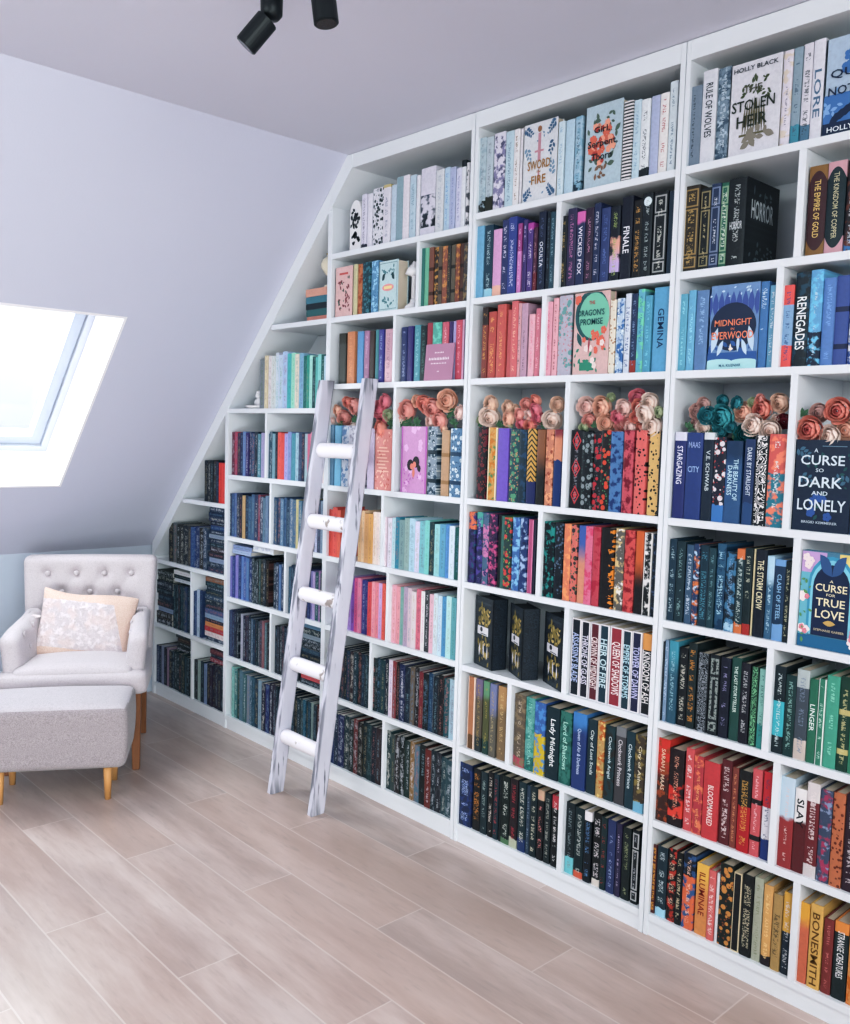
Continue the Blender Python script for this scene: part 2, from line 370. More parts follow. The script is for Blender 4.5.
def blabel(base,pats,ps,txt,i,cell):
    b,r,c=cell; ph=''
    p=pats.split(',')[0]
    if p and p[0] in PHR and ':' in p: ph=PHR[p[0]]%cname(p.split(':')[1])
    elif txt: ph='with %s capitals'%cname(txt.split('~')[1])
    elif ps: ph='with %s lettering'%cname(ps.split(':')[0])
    two={('D',0),('E',0),('C',0)}
    cc='' if (b,int(r)) in two else (' left cell' if c=='A' else ' right cell')
    return ('%s book %s, %s from left, %s%s, %s'%(cname(base),ph,ORD[i],ROWN[int(r)],cc,BAYN[b])).replace(' ,',',')
# ------------------------------------------------------------------ face-out cover art: shapes in (u right, v up) of the cover, 0..1
def sh_disc(cx,cy,r,n=18,ry=None,asp=1): return [(cx+r*math.cos(2*math.pi*i/n),cy+(ry or r*asp)*math.sin(2*math.pi*i/n)) for i in range(n)]
def sh_leaf(cx,cy,L,a,wd=.3,asp=1):
    pts=[]
    for i in range(6): s=i/5; pts.append((s*L,math.sin(math.pi*s)*L*wd))
    for i in range(4,0,-1): s=i/5; pts.append((s*L,-math.sin(math.pi*s)*L*wd))
    ca,sa=math.cos(a),math.sin(a); return [(cx+x*ca-y*sa,cy+(x*sa+y*ca)*asp) for x,y in pts]
def sh_rect(x0,x1,y0,y1): return [(x0,y0),(x1,y0),(x1,y1),(x0,y1)]
def sh_arch(x0,x1,y0,y1,n=10):
    r=(x1-x0)/2; cx=(x0+x1)/2; return [(x0,y0),(x1,y0)]+[(cx+r*math.cos(math.pi*i/n),y1+r*1.1*math.sin(math.pi*i/n)*.75) for i in range(n+1)]
def sprig(cx,cy,a,n=7,L=.12,r=None,asp=.66):
    R=r or random.Random(int(cx*99+cy*999)); out=[]
    for i in range(n):
        s=i/n; x=cx+math.cos(a)*s*L*2.2; y=cy+math.sin(a)*s*L*2.2*asp
        out.append(sh_leaf(x,y,L*(1-.4*s),a+(.9 if i%2 else -.9),.28,asp))
    return out
def blossoms(cx,cy,spread,n,r0,seed,asp=.66):
    R=random.Random(seed); o=[]
    for i in range(n):
        a=R.uniform(0,6.28); s=math.sqrt(R.random())*spread
        x,y=cx+math.cos(a)*s,cy+math.sin(a)*s*asp*1.2
        for k in range(5): o.append(sh_disc(x+math.cos(k*1.256)*r0*.6,y+math.sin(k*1.256)*r0*.6*asp,r0*R.uniform(.45,.6),8,asp=asp))
    return o
def spray(seed,n,x0,x1,y0,y1,L,asp=.66):
    R=random.Random(seed); return [sh_leaf(R.uniform(x0,x1),R.uniform(y0,y1),L*R.uniform(.6,1.2),R.uniform(0,6.28),.26,asp) for i in range(n)]
COVERS={
'c1':dict(orn=[('4A688A',sprig(.06,.95,-.6,8)+sprig(.95,.97,-2.4,8)+sprig(.05,.05,.7,8)+sprig(.93,.04,2.3,9)+sprig(.9,.72,-2,6)),('7C9AB4',sprig(.12,.7,-1.2,6)+sprig(.88,.3,1.6,6)+spray(3,14,.05,.95,.05,.95,.07)),('C894A0',[sh_rect(.45,.53,.5,.86),sh_rect(.36,.62,.62,.645),sh_leaf(.49,.22,.3,math.pi/2,.09,.66)]),('9A6A4C',[sh_disc(.49,.91,.06,asp=.66)])],
  txt=[('SWORD','A87838',.5,.46,.66,.13),('FIRE','A87838',.5,.27,.42,.12),('IN THE'[:2],'A87838',.5,.37,.1,.03)]),
'c2':dict(orn=[('5C6C60',spray(5,26,.12,.85,.22,.86,.16)),('D8705C',blossoms(.46,.52,.3,15,.075,1)),('EFA890',blossoms(.48,.54,.32,12,.065,2)),('C04C44',blossoms(.42,.5,.28,8,.045,4)),('8C6A58',spray(9,10,.3,.65,.12,.3,.13))],
  txt=[('Girl,','20242C',.47,.69,.42,.1),('Serpent,','20242C',.5,.52,.8,.12),('Thorn','20242C',.48,.37,.55,.1)]),
'c3':dict(orn=[('2E5A5E',[sh_disc(.52,.72,.47,24,asp=.66),sh_leaf(.12,.52,.3,-1.1,.2,.66)]),('84C4AC',[sh_disc(.58,.71,.42,24,asp=.66)]),('E0705E',blossoms(.8,.5,.16,5,.07,6)+blossoms(.12,.9,.1,3,.06,7)+blossoms(.5,.2,.4,6,.05,8)),('3C8C74',[sh_rect(.22,.62,.05,.15)]+spray(12,12,.05,.95,.06,.3,.12)),('F0DCD8',blossoms(.6,.28,.35,5,.06,9)),('A8384C',[sh_leaf(.46,.25,.22,1.5,.1)])],
  txt=[('THE','C0444C',.52,.87,.16,.045),("DRAGON'S",'1E4A54',.5,.75,.74,.085),('PROMISE','1E4A54',.52,.64,.62,.085)]),
'c4':dict(orn=[('6A6248',[sh_leaf(.28+.055*i,.2,.64-.03*abs(i-4),1.57+.02*(i-4),.035,.66) for i in range(9)]+[sh_rect(.22,.8,.2,.225)]),('4C5438',spray(17,30,.25,.78,.6,.8,.09)),('8C8478',spray(18,12,.3,.9,.1,.24,.2))],
  txt=[('HOLLY BLACK','2C2C36',.5,.925,.86,.055),('THE','5A5648',.46,.7,.36,.08),('STOLEN','2A3024',.48,.53,.84,.13),('HEIR','2A3024',.47,.36,.6,.14)]),
'c5':dict(orn=[('4C78B4',[sh_rect(.0,1,.0,.42)]+blossoms(.5,.82,.25,5,.09,30)),('1C2C4C',[sh_rect(0,1,0,.13)]+[sh_leaf(.1+.08*i,.12+.03*i,.22,.5,.22) for i in range(8)]),('8CB0DC',spray(31,18,.02,.98,.22,.5,.12))],
  txt=[('QUEEN','26304C',.5,.62,.82,.11),('NOTHING','26304C',.5,.45,.86,.1),('OF','26304C',.5,.53,.12,.04),('HOLLY BLACK','ECF0F8',.5,.06,.84,.06)]),
'c6':dict(orn=[('4A5CA0',[sh_leaf(.12*i,.62,.3,1.57,.2) for i in range(9)]),('27324E',[sh_disc(.5,.5,.46,26,asp=.62)]),('3A60A0',[sh_rect(0,1,.1,.2)]+spray(41,16,.02,.98,.16,.32,.16)),('C8DCF0',[sh_leaf(.08,.2,.32,1.2,.2),sh_leaf(.92,.2,.32,1.9,.2),sh_leaf(.2,.16,.22,1.0,.2),sh_leaf(.8,.16,.22,2.1,.2),sh_leaf(.62,.2,.2,1.57,.16)]+spray(42,10,.03,.97,.86,.97,.07)),('B8E0E4',[sh_rect(0,1,.0,.1),sh_disc(.25,.1,.25,14,ry=.025),sh_disc(.75,.095,.25,14,ry=.025)]),('F4E8D8',[sh_leaf(.43,.24,.1,0,.2),sh_leaf(.47,.205,.1,1.57,.2)])],
  txt=[('MIDNIGHT','EE9070',.5,.55,.74,.085),('IN','EE9070',.5,.475,.07,.03),('EVERWOOD','EE9070',.5,.4,.84,.1),('M.A. KUZNIAR','3C6888',.48,.045,.44,.036)]),
'c7':dict(orn=[('4C7088',sprig(.05,.9,-.5,7)+sprig(.95,.55,2.8,6)+sprig(.1,.6,-.2,5)),('3A5CA0',blossoms(.45,.2,.22,6,.07,50)),('2E5A5C',spray(51,16,.05,.95,.08,.95,.1)),('7E98AC',[sh_rect(.48,.9,.93,.937)])],
  txt=[('A','DCE6F0',.38,.885,.07,.05),('CURSE','DCE6F0',.5,.78,.76,.12),('SO','DCE6F0',.46,.67,.14,.045),('DARK','DCE6F0',.48,.54,.76,.13),('AND','DCE6F0',.48,.42,.28,.05),('LONELY','DCE6F0',.52,.29,.84,.14),('BRIGID KEMMERER','C8D4E0',.5,.1,.62,.03)]),
'c8':dict(orn=[('C8A8D4',[sh_rect(0,.4,.78,1)]),('E8D088',[sh_rect(.6,1,.78,1)]),('78B8C8',[sh_rect(0,.16,.1,.78),sh_rect(.84,1,.1,.78)]),('4C9CBC',[sh_arch(.13,.87,.14,.66)]),('8CCCE0',[sh_arch(.17,.83,.14,.655)]),('1E2C4C',[sh_arch(.21,.79,.14,.64)]),('3C5C8C',[sh_leaf(.5,.76,.3,.8,.25),sh_leaf(.5,.76,.3,2.34,.25)]),('2E6C94',[sh_rect(0,1,0,.13)]),('F4E4E4',blossoms(.1,.9,.06,3,.06,60)+blossoms(.08,.52,.05,2,.07,61)+blossoms(.1,.2,.08,4,.06,62)+blossoms(.9,.12,.08,4,.07,63)),('E08898',blossoms(.1,.2,.05,2,.04,64)+blossoms(.92,.2,.06,3,.07,65)+blossoms(.1,.52,.04,1,.04,66)),('6A9C64',spray(67,12,.02,.16,.1,.8,.08)+spray(68,12,.84,.98,.1,.8,.08)),('C8A868',[sh_leaf(.4,.28,.2,0,.15)])],
  txt=[('A','F0E4C4',.5,.71,.06,.03),('CURSE','F0E4C4',.5,.64,.5,.085),('FOR','F0E4C4',.5,.57,.14,.03),('TRUE','F0E4C4',.5,.49,.46,.09),('LOVE','F0E4C4',.5,.37,.46,.1),('STEPHANIE GARBER','D8C8A8',.5,.2,.48,.026)]),
'c9':dict(orn=[('8C4A50',spray(70,26,.2,.85,.15,.75,.14)),('4A5A50',spray(71,14,.2,.85,.15,.75,.12)),('C8605C',[sh_rect(.25,.75,.84,.88)])],txt=[]),
'ca':dict(orn=[('5C8890',[sh_rect(.05,.95,.95,.96),sh_rect(.05,.95,.04,.05),sh_rect(.05,.065,.04,.96),sh_rect(.935,.95,.04,.96)]+spray(73,16,.18,.85,.7,.86,.13)+spray(74,12,.18,.85,.1,.24,.13)),('2E4A50',[sh_leaf(.18,.62,.2,.7,.3),sh_leaf(.82,.62,.2,2.4,.3)]),('E8A0A0',[sh_disc(.5,.47,.3,18,ry=.07)]),('F0D8A0',[sh_rect(.3,.7,.44,.5)])],txt=[]),
'cb':dict(orn=[('F4C8B8',[sh_rect(.15+.1*(i%2),.85-.1*(i%3),.3+.055*i,.322+.055*i) for i in range(8)]+spray(76,20,.08,.92,.04,.28,.1)+spray(77,14,.08,.92,.78,.96,.1)),('C86058',spray(78,20,.06,.94,.05,.95,.08))],txt=[]),
'cc':dict(orn=[('E4B8E0',blossoms(.5,.75,.35,6,.08,80)+blossoms(.5,.15,.4,8,.06,81)),('BC6CB8',[sh_rect(0,.06,0,1),sh_rect(.94,1,0,1)]+spray(82,14,.1,.9,.08,.32,.08)),('2A1C24',[sh_disc(.38,.42,.13,14,asp=.66),sh_disc(.6,.47,.13,14,asp=.66),sh_leaf(.68,.44,.2,-1.2,.35,.66)]),('E08878',[sh_disc(.44,.4,.07,12,asp=.66),sh_disc(.54,.43,.07,12,asp=.66),sh_leaf(.5,.22,.26,1.5,.2,.66)])],txt=[]),
}
def print_mesh(root,layers,fn):
    vs=[];fs=[];mi=[];ms=[]
    for li,(col,shapes) in enumerate(layers):
        ms.append(plain('cover_print',col,.5))
        for s in shapes:
            k=len(vs); lo=li+(len(fs)%40)*.02; vs+=[fn(x,y,lo) for x,y in s]; fs.append(tuple(range(k,k+len(s)))); mi.append(li)
    o=obj('cover_print',(vs,[],fs),ms,root)
    for p,i in zip(o.data.polygons,mi): p.material_index=i
def cover_art(root,key,W,H,front=-.0006,tf=None):
    tf=tf or (lambda px,pz,o:Vector((front-o,W/2-px,pz)))
    C=COVERS[key]
    print_mesh(root,C['orn'],lambda x,y,li:tf(max(0.004,min(.996,x))*W,max(.004,min(.996,y))*H,.00025*li))
    for s,col,cx,cy,w,h in C['txt']:
        letters(s,col,(lambda tx,ty,cx=cx,cy=cy:tf(cx*W+tx,cy*H+ty,.0022)),w*W,h*H*.9,root)
def face_book(y0,y1,z,h,base,key,label,thick=.03,x=.012,fac=None):
    W=y1-y0
    bm=bmesh.new(); box(bm,0,.0025,-W/2,W/2,0,h); box(bm,thick-.0025,thick,-W/2,W/2,0,h); box(bm,0,thick,W/2-.003,W/2,0,h)
    uv=bm.loops.layers.uv.new('UVMap')
    for f in bm.faces:
        for l in f.loops: l[uv].uv=(.5-l.vert.co.y/W,l.vert.co.z/h)
    o=obj('book',bm,book_mat(base,'','',.66),loc=(x,(y0+y1)/2,z)); tag(o,label,'book')
    obj('page_block',bbox(.0027,thick-.0027,-W/2+.004,W/2-.0032,.003,h-.003),M_PAGE,o)
    if key in COVERS: cover_art(o,key,W,h)
    return o
# ------------------------------------------------------------------ the individual books
FACEL={'c1':'white book facing out with blue sprigs and a pink sword','c2':'pale blue book facing out with coral flowers behind black script','c3':'pink book facing out with round teal dragon disc',
'c4':'white book facing out with brown twig cage and dark capitals','c5':'pale blue book facing out at the right edge of the top shelf','c6':'blue book facing out with dark disc and coral title',
'c7':'navy book facing out with large pale title under peach roses','c8':'turquoise book facing out with dark arch and small blossoms','c9':'pink book facing out with dark floral print, second shelf behind ladder',
'ca':'thick pale aqua book facing out with pink oval label','cb':'coral book facing out with pale lettering beside the near ladder rail','cc':'lilac pink book facing out with two dark-haired figures'}
BOOKS='''@ D 0 A
S 23002 23104 222;D8D4E4
S 22680 22996 259;B4C6CE;u:2A2C28:.16,b:9FB2BC;gy
S 22351 22680 255;BCCAD2;u:33332A:.2;gy
S 21802 22320 260;DEDAE8;b:8A84A8:5A5674
S 21403 21772 254;BFD6E2;;6C8CA0
S 21133 21385 253;E6E2E4;;8A6A40:.34
S 20982 21116 251;E8E4EA
F 19497 20976 255;DCDDE2;c1
S 19219 19470 235;CFE0EA;;8FB0C8
S 18834 19187 234;BBD5E6
S 18504 18782 235;A9C8DA;u:1E3444:.14,b:8FB4C8;35566E
F 16965 18390 252;B9CDD8;c2
S 16599 16941 236;E8E2E2;z:26222A
S 16323 16581 232;C3D9E6;;86A8C0
S 16005 16314 227;E4E8EC;u:20262C:.12;22282E:.4
S 15693 15987 230;B6BEDE
S 15377 15675 230;EAE4E2;;B0484A:.4
S 15097 15356 255;D4DEE4;;6E8498:.3
@ D 1 A
S 22648 23025 251;6FB2D6
S 22221 22608 249;1F4358;u:9CC8DA:.12;B8CCD2
S 21819 22210 229;DDA2D2;u:E8B8A8:.16
S 21528 21802 256;343C72;;E0DCF0:.5
S 21133 21511 260;3A4A9C;;DADCF4:.44
S 20909 21095 234;A83A8C;u:C884BC:.6;E4B8DA
S 20671 20845 242;4A3478;;C8B4DC
S 20411 20656 229;5C3A8C;t:B04AA0:.1;E6DCEE:.5
S 20205 20359 210;5A2444;u:702C38:.3;C89AA0
S 19849 20153 257;1C2440;;6A7498;OCULTA~E4E6F0~.38~.7~.5
S 19673 19823 253;16202E;;5C6878
S 19464 19663 250;2A5264;;9CB8C4:.4
@ D 1 B
S 18968 19221 229;1A1A20;;B49A68
S 18595 18949 248;3A3058;;C884B0
S 18247 18564 232;2A3460;g:D070B0:.84:.06;;WICKED FOX~E8E4F0~.2~.85~.5
S 17928 18228 239;3C2440;;C08AA8
S 17650 17910 248;24305C;;DCDCEC:.44
S 17301 17633 229;36467E;;6C7CB4
S 16913 17266 228;181C2C;m:E0A898:C4B0DC;A8B870
S 16466 16867 250;1A1C30;;;FINALE~F0EEF4~.36~.68~.56
S 16137 16438 233;1E181A;;C89858:.5
S 15761 16110 247;1A2028;o:DCE8EC;B8C0C0:.34
S 15263 15735 244;15181E;r:C8C8C8;D8D8D0:.3
S 15006 15211 239;24384C
@ D 2 A
S 22337 22604 250;8E3A30;t:3A2A28:.25;E0A860:.5
S 21956 22325 232;C4483E;;E4B06C:.5
S 21485 21894 253;D2544C;;E8B878:.3
S 21255 21424 232;CE5254
S 20946 21238 259;E0646A;;F0C0A8
S 20810 20946 250;DAA0A8;;4A3438
S 20519 20793 248;C49AB2;;5A3A50:.2
S 20174 20432 209;F0AEBC;;E07A92:.3
S 19948 20157 226;E2788E;;F4C8D0
@ D 2 B
S 19419 19740 243;EBA0B2;;D4788E
S 19173 19392 253;EDA8B4;;9A5058:.3
S 18611 19157 258;BCB6C6;f:6FA0A0:C88C94
F 17132 18544 259;E2B8B4;c3
S 16903 17126 227;E8DCC8;s:B08868
S 16605 16877 229;BCD0E8;b:3C6CA8:E8F0F4
S 16372 16579 241;D4DCEC;;34508C:.6
S 16142 16357 239;22365E;u:9A3A30:.16;8CA0C4
S 15890 16127 250;5CB4CC;b:7CCFB0;2C7894
S 15607 15865 228;48A4C4;;8CD0E0
S 15034 15567 249;58ACD8;;;GEMINA~1E3C64~.25~.72~.4
S 14962 15024 223;4A94C4
@ D 3 A
S 22206 22647 258;1E1A1E;f:6A2430:8A3A34
S 21712 22143 257;D89C34;b:C87A2E:5A8A5A,l:E8D8B8
S 21140 21651 255;7C58CC
S 20669 21080 254;24505A;f:5F9A78:C88C6A
S 20323 20657 252;1C3444;b:2E4C68
S 19898 20294 255;D8A42E;w:2A2420,u:2A3060:.3
S 19536 19870 253;241F1E;g:8A5A40:.55:.4
S 19181 19509 254;D07E5C;b:E8A882:9A4A38
S 18805 19127 254;E08A60;g:8A3440:.9:.1,u:22386E:.6
@ D 3 B
S 17976 18436 253;1A1A22;d:C84048;8A8A94:.3
S 17571 17976 249;181A22;f:8C9498:3A4A4A
S 17251 17555 252;1C1A20;f:B83440:5A5A60
S 16898 17240 254;241C20;f:D0503C:4A7A5A
S 16420 16871 251;4C80BA;b:20386E
S 16030 16394 256;D2485C;b:7A1C30
S 15573 15953 256;EA625C;s:1E1618
S 15126 15498 253;E2B45E;s:2A2018
S 14980 15116 253;1C1E2C
@ D 4 A
S 22610 22934 257;2A2850;t:E07A58:.24,b:4A3A78:2C5A74
S 22290 22583 260;2C2C5C;t:5AA89C:.2,b:5A4A94;A89CCC
S 21975 22264 258;4A6C8C;b:C880AC:2C3468
S 21562 21934 258;3A2450;b:C85A8A:241A38
S 21389 21511 258;14141C
S 21232 21379 256;3A7068
S 20882 21217 252;2A4644;f:C84A48:7AA85A
S 20513 20857 255;3C6CB0;b:8CBCE0:28488C
S 20175 20489 258;263E78;b:A8BCDC:1C2850
S 19912 20117 254;BC4C80;l:E08CB0
S 19785 19898 254;241C3C
@ D 4 B
S 18963 19395 254;141C26;b:2E8C88:14141C
S 18613 18949 255;181C28;s:5A6A80
S 18295 18579 253;E67A4C;b:F0A070
S 18020 18281 253;E06A5C;f:3A3434:5A6A50
S 17698 17988 253;E0906C;g:4A64A8:.62:.3
S 17413 17698 253;E46A90;b:D04A70
S 17101 17394 254;C8384E;b:A82840
S 16581 17070 255;1E1618;k:E08A34
S 16222 16551 257;6A625C;b:D8C090:E8E4E0
S 15824 16193 255;DC4644;b:8A1E2A
S 15524 15800 256;20181C;g:C8643A:.5:.4
S 15213 15496 254;18181C;l:E8E4E0,b:E0DCDC
S 14989 15196 252;1A2030;s:4A5A78
@ D 5 B
S 17723 18096 256;16202C;e:E4E0E4;;ASSASSIN'S BLADE~B8C4E8~.18~.82~.7
S 17378 17712 253;1C1C2A;e:E4E0E4;;THRONE OF GLASS~E0DCEC~.18~.82~.7
S 16998 17347 253;6A1E2C;e:E4E0E4;;CROWN OF MIDNIGHT~F0E0E0~.18~.85~.7
S 16615 16977 254;1E3C4C;e:E4E0E4;;HEIR OF FIRE~CFE4EC~.18~.8~.7
S 16117 16595 253;A02438;e:E4E0E4;;QUEEN OF SHADOWS~F4E8E8~.18~.85~.7
S 15765 16093 252;1E3A4A;e:E4E0E4;;EMPIRE OF STORMS~C0E0EC~.18~.85~.7
S 15405 15746 253;28284C;e:E4E0E4;;TOWER OF DAWN~CCCCF0~.18~.82~.7
S 15029 15386 253;1E1C24;e:E4E0E4,t:D89A5C:.2;;KINGDOM OF ASH~F0ECEC~.22~.85~.7
@ D 6 A
S 22388 22740 270;BA7444;u:6A4A30:.2,l:E8D0C0
S 22017 22340 270;66584A;g:7A6C88:.75:.1,u:30383C:.2;A8905C
S 21664 21958 269;5C5C34;g:6A9474:.78:.1,u:2A4440:.2;A89A58
S 21299 21617 268;6A6258;g:7C80A4:.6:.2;B0A078
S 20845 21242 267;8A6C48;g:B08A60:.7:.2;C8B080
@ D 6 B
S 19963 20454 257;6A5848;u:B05060:.14,b:8A7860;C8BCA8:.3
S 19535 19936 257;5AA8A0;u:2E6460:.2,b:3C8880;A8D8CC
S 19048 19508 252;3464B0;u:C8B034:.56,b:5A90C8
S 18446 18996 248;14303A;;;Lady Midnight~F0F2F2~.16~.82~.5
S 17939 18416 246;2A7A6E;b:1E5650;;Lord of Shadows~B8E0D4~.14~.8~.4
S 17330 17880 256;26407E;g:4C84C0:.8:.2;;Queen of Air & Darkness~C8D4EC~.2~.8~.3
S 16933 17290 247;1A3642;;;City of Lost Souls~DCE4E4~.14~.74~.46
S 16627 16894 251;C09A50;b:B8602E:E0C888
S 16234 16600 244;1C3A40;b:2E2A28;;Clockwork Angel~D4E4E8~.14~.7~.42
S 15827 16201 250;4A4448;t:7C7C80:.12;;Clockwork Princess~DCD8DC~.16~.76~.42
S 15475 15790 246;1C3C48;;;Clockwork Prince~DCE8EC~.16~.74~.42
S 15088 15449 245;4C3A2C;b:8A7848,u:7CB0C8:.14;;City of Ashes~E4DCC4~.14~.7~.4
@ D 7 A
S 22375 23049 236;1E2C54;b:2A3C70;B4C4EC:.5
S 21958 22319 232;1C1A1C;;D08A44:.7
S 21604 21924 231;1C3038;;A8B8B4:.4
S 21315 21563 240;1A1618;;E8DCD4:.5
S 21049 21295 241;16303A;;B04850:.5
S 20911 21016 242;141A1E
S 20527 20898 247;12201E;u:5A7A5A:.08;E0E4DC:.5
S 20144 20495 249;2A1C22;u:B8BCA8:.14;B84450:.46
S 19767 20112 249;143038;u:2A3C68:.18;E0E0D4:.5
S 19581 19748 245;2E4258;;8C98A8
S 19274 19562 250;14282E;;DCD8C4:.5
S 18972 19244 246;161418;t:C8A890:.14;D88A88:.5
S 18674 18942 246;1E282C;;A8A8A0:.44
S 18322 18615 247;16161C;t:B8404C:.18;E8E4E4:.4
@ D 7 B
S 17675 18022 242;1A262C;u:7CC4CC:.24;8C989C
S 17282 17649 237;122A30;u:C86048:.1;C8CCC8:.4
S 16958 17246 238;121820;t:E8E4E8:.13;6C94C4:.5
S 16594 16907 244;161618;u:D8D0C8:.1;E4DCE0:.6
S 16354 16569 239;163034;;A8443C:.5
S 16025 16334 240;2E3A6C;;A8B4D8:.34
S 15797 15991 239;33284C;;C0B4D0:.3
S 15463 15768 234;1A2424;;9CA07C:.44
S 15166 15415 237;14181E;r:D8D8D8;B8B8C0:.3
@ E 0 A
S 14307 14787 223;7E8EA2;;2A3444:.16
S 13846 14285 255;DCDCE4;;;RULE OF WOLVES~2A2C38~.14~.72~.5
S 13444 13832 251;7C92A6;b:46586C:B8C8D4;C8D4DC
F 11957 13437 246;DCDAE2;c4
S 11682 11957 246;E0D8E2;b:D8CCC0;8A8494:.2
S 11426 11664 245;93A8B8;u:4C90A4:.2;4A5C70:.4
S 11157 11409 248;DEDAE4;u:5A7C94:.18;2E2E3A:.5
S 10834 11140 249;E0DEE8;;;LORE~5A7490~.3~.78~.6
F 7908 10804 240;B4C8DE;c5
@ E 1 A
S 14203 14706 242;3A2C20;r:B89860;C8A868:.4
S 13847 14181 228;16181A;r:A89870;C0B088:.2
S 13544 13838 234;24365C;r:8C98B4;E0E4EC:.3
S 13316 13540 232;1E6A54;r:A8C0A0;E4E8DC:.5
S 12776 13303 238;14181E;;C8CCCC:.3
@ E 1 B
S 10577 11058 228;4A1820;v:8A6438;;THE EMPIRE OF GOLD~E0C078~.16~.8~.34
S 10095 10561 229;182C34;v:CCA0A8;;THE KINGDOM OF COPPER~C8C0A0~.12~.84~.3
S 9796 10079 226;2C2028;u:4A7CB0:.13,b:6A3A30;C8CCD4
@ E 2 A
S 14412 14659 221;5CB0CC;;A8DCE8:.3
S 14151 14389 229;66B4DA;;A8DCF0
S 13746 14128 226;6088BC;;A4C4E4
F 12212 13710 234;7098CC;c6
S 11969 12204 232;3E7CBC;;DCECF8:.6
S 11770 11949 220;6AB0D4;;E8F0F4:.4
@ E 2 B
S 11261 11546 215;86B0D8;t:E4605C:.24,u:E4605C:.27;2C4C84:.4
S 10850 11244 245;16202C;b:24465A;;RENEGADES~F0F2F4~.26~.82~.66
S 10506 10834 247;5CA8DC;u:1E2840:.36,b:7CC4E8;C8D8E8:.2
S 10166 10496 223;5888CE;;88B0E4
S 9812 10157 225;3E56A4;n:20284C
S 9511 9797 223;E4E2EC;b:405898
@ E 3 A
S 14219 14601 253;2C3478;t:D8D8E8:.1;;STARGAZING~E4E4F4~.16~.6~.5
S 13686 14203 252;2C4488;;;=CITY~A8C0E8~.42|=MAAS~A0B0DC~.14
S 13347 13670 253;1E2C40;t:D8DCE0:.08;;V.E. SCHWAB~D0D8DC~.2~.66~.4
S 12971 13332 240;242438;f:E0D8DC:B84A4A,u:4A7CB8:.2
S 12469 12952 231;2E5C90;g:243C5C:.75:.2;;THE BEAUTY OF~C8E4F0~.22~.72~.3~.66|DARKNESS~C8E4F0~.3~.66~.3~.3
S 12102 12407 237;243C6C;u:33507C:.25;;DARK BY STARLIGHT~D4DCE8~.1~.66~.46
S 11711 12079 247;16161C;x:E8E4E4
S 11217 11697 252;E0544C;u:2E7C90:.58,b:F08A70;E8F0F0:.3
@ E 3 B
F 9467 10980 239;1C2C48;c7
S 9005 9451 237;2C4C78
@ E 4 A
S 14384 14614 244;1C3C50;;B8CCD4:.5
S 14074 14361 240;1C3640;;8CA8A8:.4
S 13807 14030 233;3C5C7C;;D0DCE8:.5
S 13619 13796 238;24406C;b:D07848:B8D0E8
S 13322 13598 236;16384A;;5C98AC:.6
S 13092 13306 231;1E4450;;7CA0A8:.4
S 12799 13071 246;245C80;b:1C3C58;B8DCEC:.6
S 12480 12773 226;1C2C3C;u:B0CCE0:.1,b:4A7CA0;8CA8C8
S 12221 12460 238;1C3A44;t:D0784C:.12,u:D0784C:.12;C8D4D0:.5
S 11985 12211 243;1A2C30;u:A83430:.12;C8C8B4:.5
S 11908 11966 243;D8C898
S 11581 11893 243;181E2E;;;THE STORM CROW~E8E0C0~.12~.68~.6
S 11358 11571 228;34688C;g:B8D4E8:.7:.2;C0DCEC
S 11037 11344 222;1E3E60;u:7CA4D0:.2,t:7CA4D0:.08;;CLASH OF STEEL~9CC4E4~.18~.74~.4
S 10881 11028 220;1C2830;;D0CCAC:.5
@ E 4 B
F 8750 10615 255;4A88A8;c8
@ E 5 A
S 14601 14745 242;1C2430;;8090A0
S 14458 14585 247;7C98B8;;C8D8E8:.6
S 14134 14437 249;2A5C74;g:4C94A8:.7:.3;A0C4D0:.4
S 13821 14113 235;16181E;;D8D4C8:.5
S 13518 13790 254;1A2A2C;;D09044:.6
S 13121 13478 232;1A1E24;x:8C9098
S 12782 13092 234;181E24;j:B0B8B4
S 12458 12753 232;1A1C30;;A49CC4:.4
S 12144 12434 238;1E5048;;;THE LAST STORYTELLER~E0ECE4~.1~.66~.36
S 11854 12121 229;201C2A;;C8C8CC:.46
S 11619 11818 224;1E4A38;x:7CB88C
S 11382 11583 223;84C0B4;u:3C8C88:.3;3A5C60:.34
@ E 5 B
S 10848 11158 241;182830;i:4CB4C0;D8E4E4:.34
S 10543 10833 223;143C3C;;98BCB4:.4
S 10196 10533 245;4C5460;t:B4BCBC:.2,u:C8BCB4:.22;8490A4:.4
S 9960 10185 226;1F7458;;;LINGER~E8F0EC~.3~.62~.6
S 9755 9947 231;2A8468;l:E4E8E4;C8E4D8:.4
S 9411 9745 245;3CA88C;;A0DCC8:.3
S 9118 9404 249;164434;n:C0B47C;C8C090:.4
S 8756 9112 261;2A8A68;;A8D8C0
@ E 6 A
S 14259 14697 255;4A241C;g:CC3C34:.62:.3,b:9A4A2C;;SARAH J. MAAS~E8D0B8~.12~.62~.4
S 13753 14236 235;2A1418;m:C83830:D84A3C;E8A890:.3
S 13445 13720 249;D8484C;;F4E4E4:.5
S 13120 13428 235;C02C3C;b:E08060;E8B078:.3
S 12592 13088 230;D02C34;;;BLOODMARKED~F4E0DC~.3~.82~.36
S 12242 12561 248;6A1C24;;E8DCDC:.5
S 12029 12227 234;8A3A2C;;D0906C
S 11630 11999 234;1C181A;u:B02830:.56;D8A85C:.5
S 11337 11616 249;D85058;n:2A2024;F0C8CC:.3
S 11035 11298 249;E0DEE6;t:C0343C:.4,u:2A3C78:.24;3C4468:.4
@ E 6 B
S 10407 10799 252;A82A2C;g:C4D4E2:.55:.04;E0C8C4:.2
S 10072 10395 231;6A1A20;g:E8E4E4:.6:.03;;SLAY~1C181C~.12~.46~.6
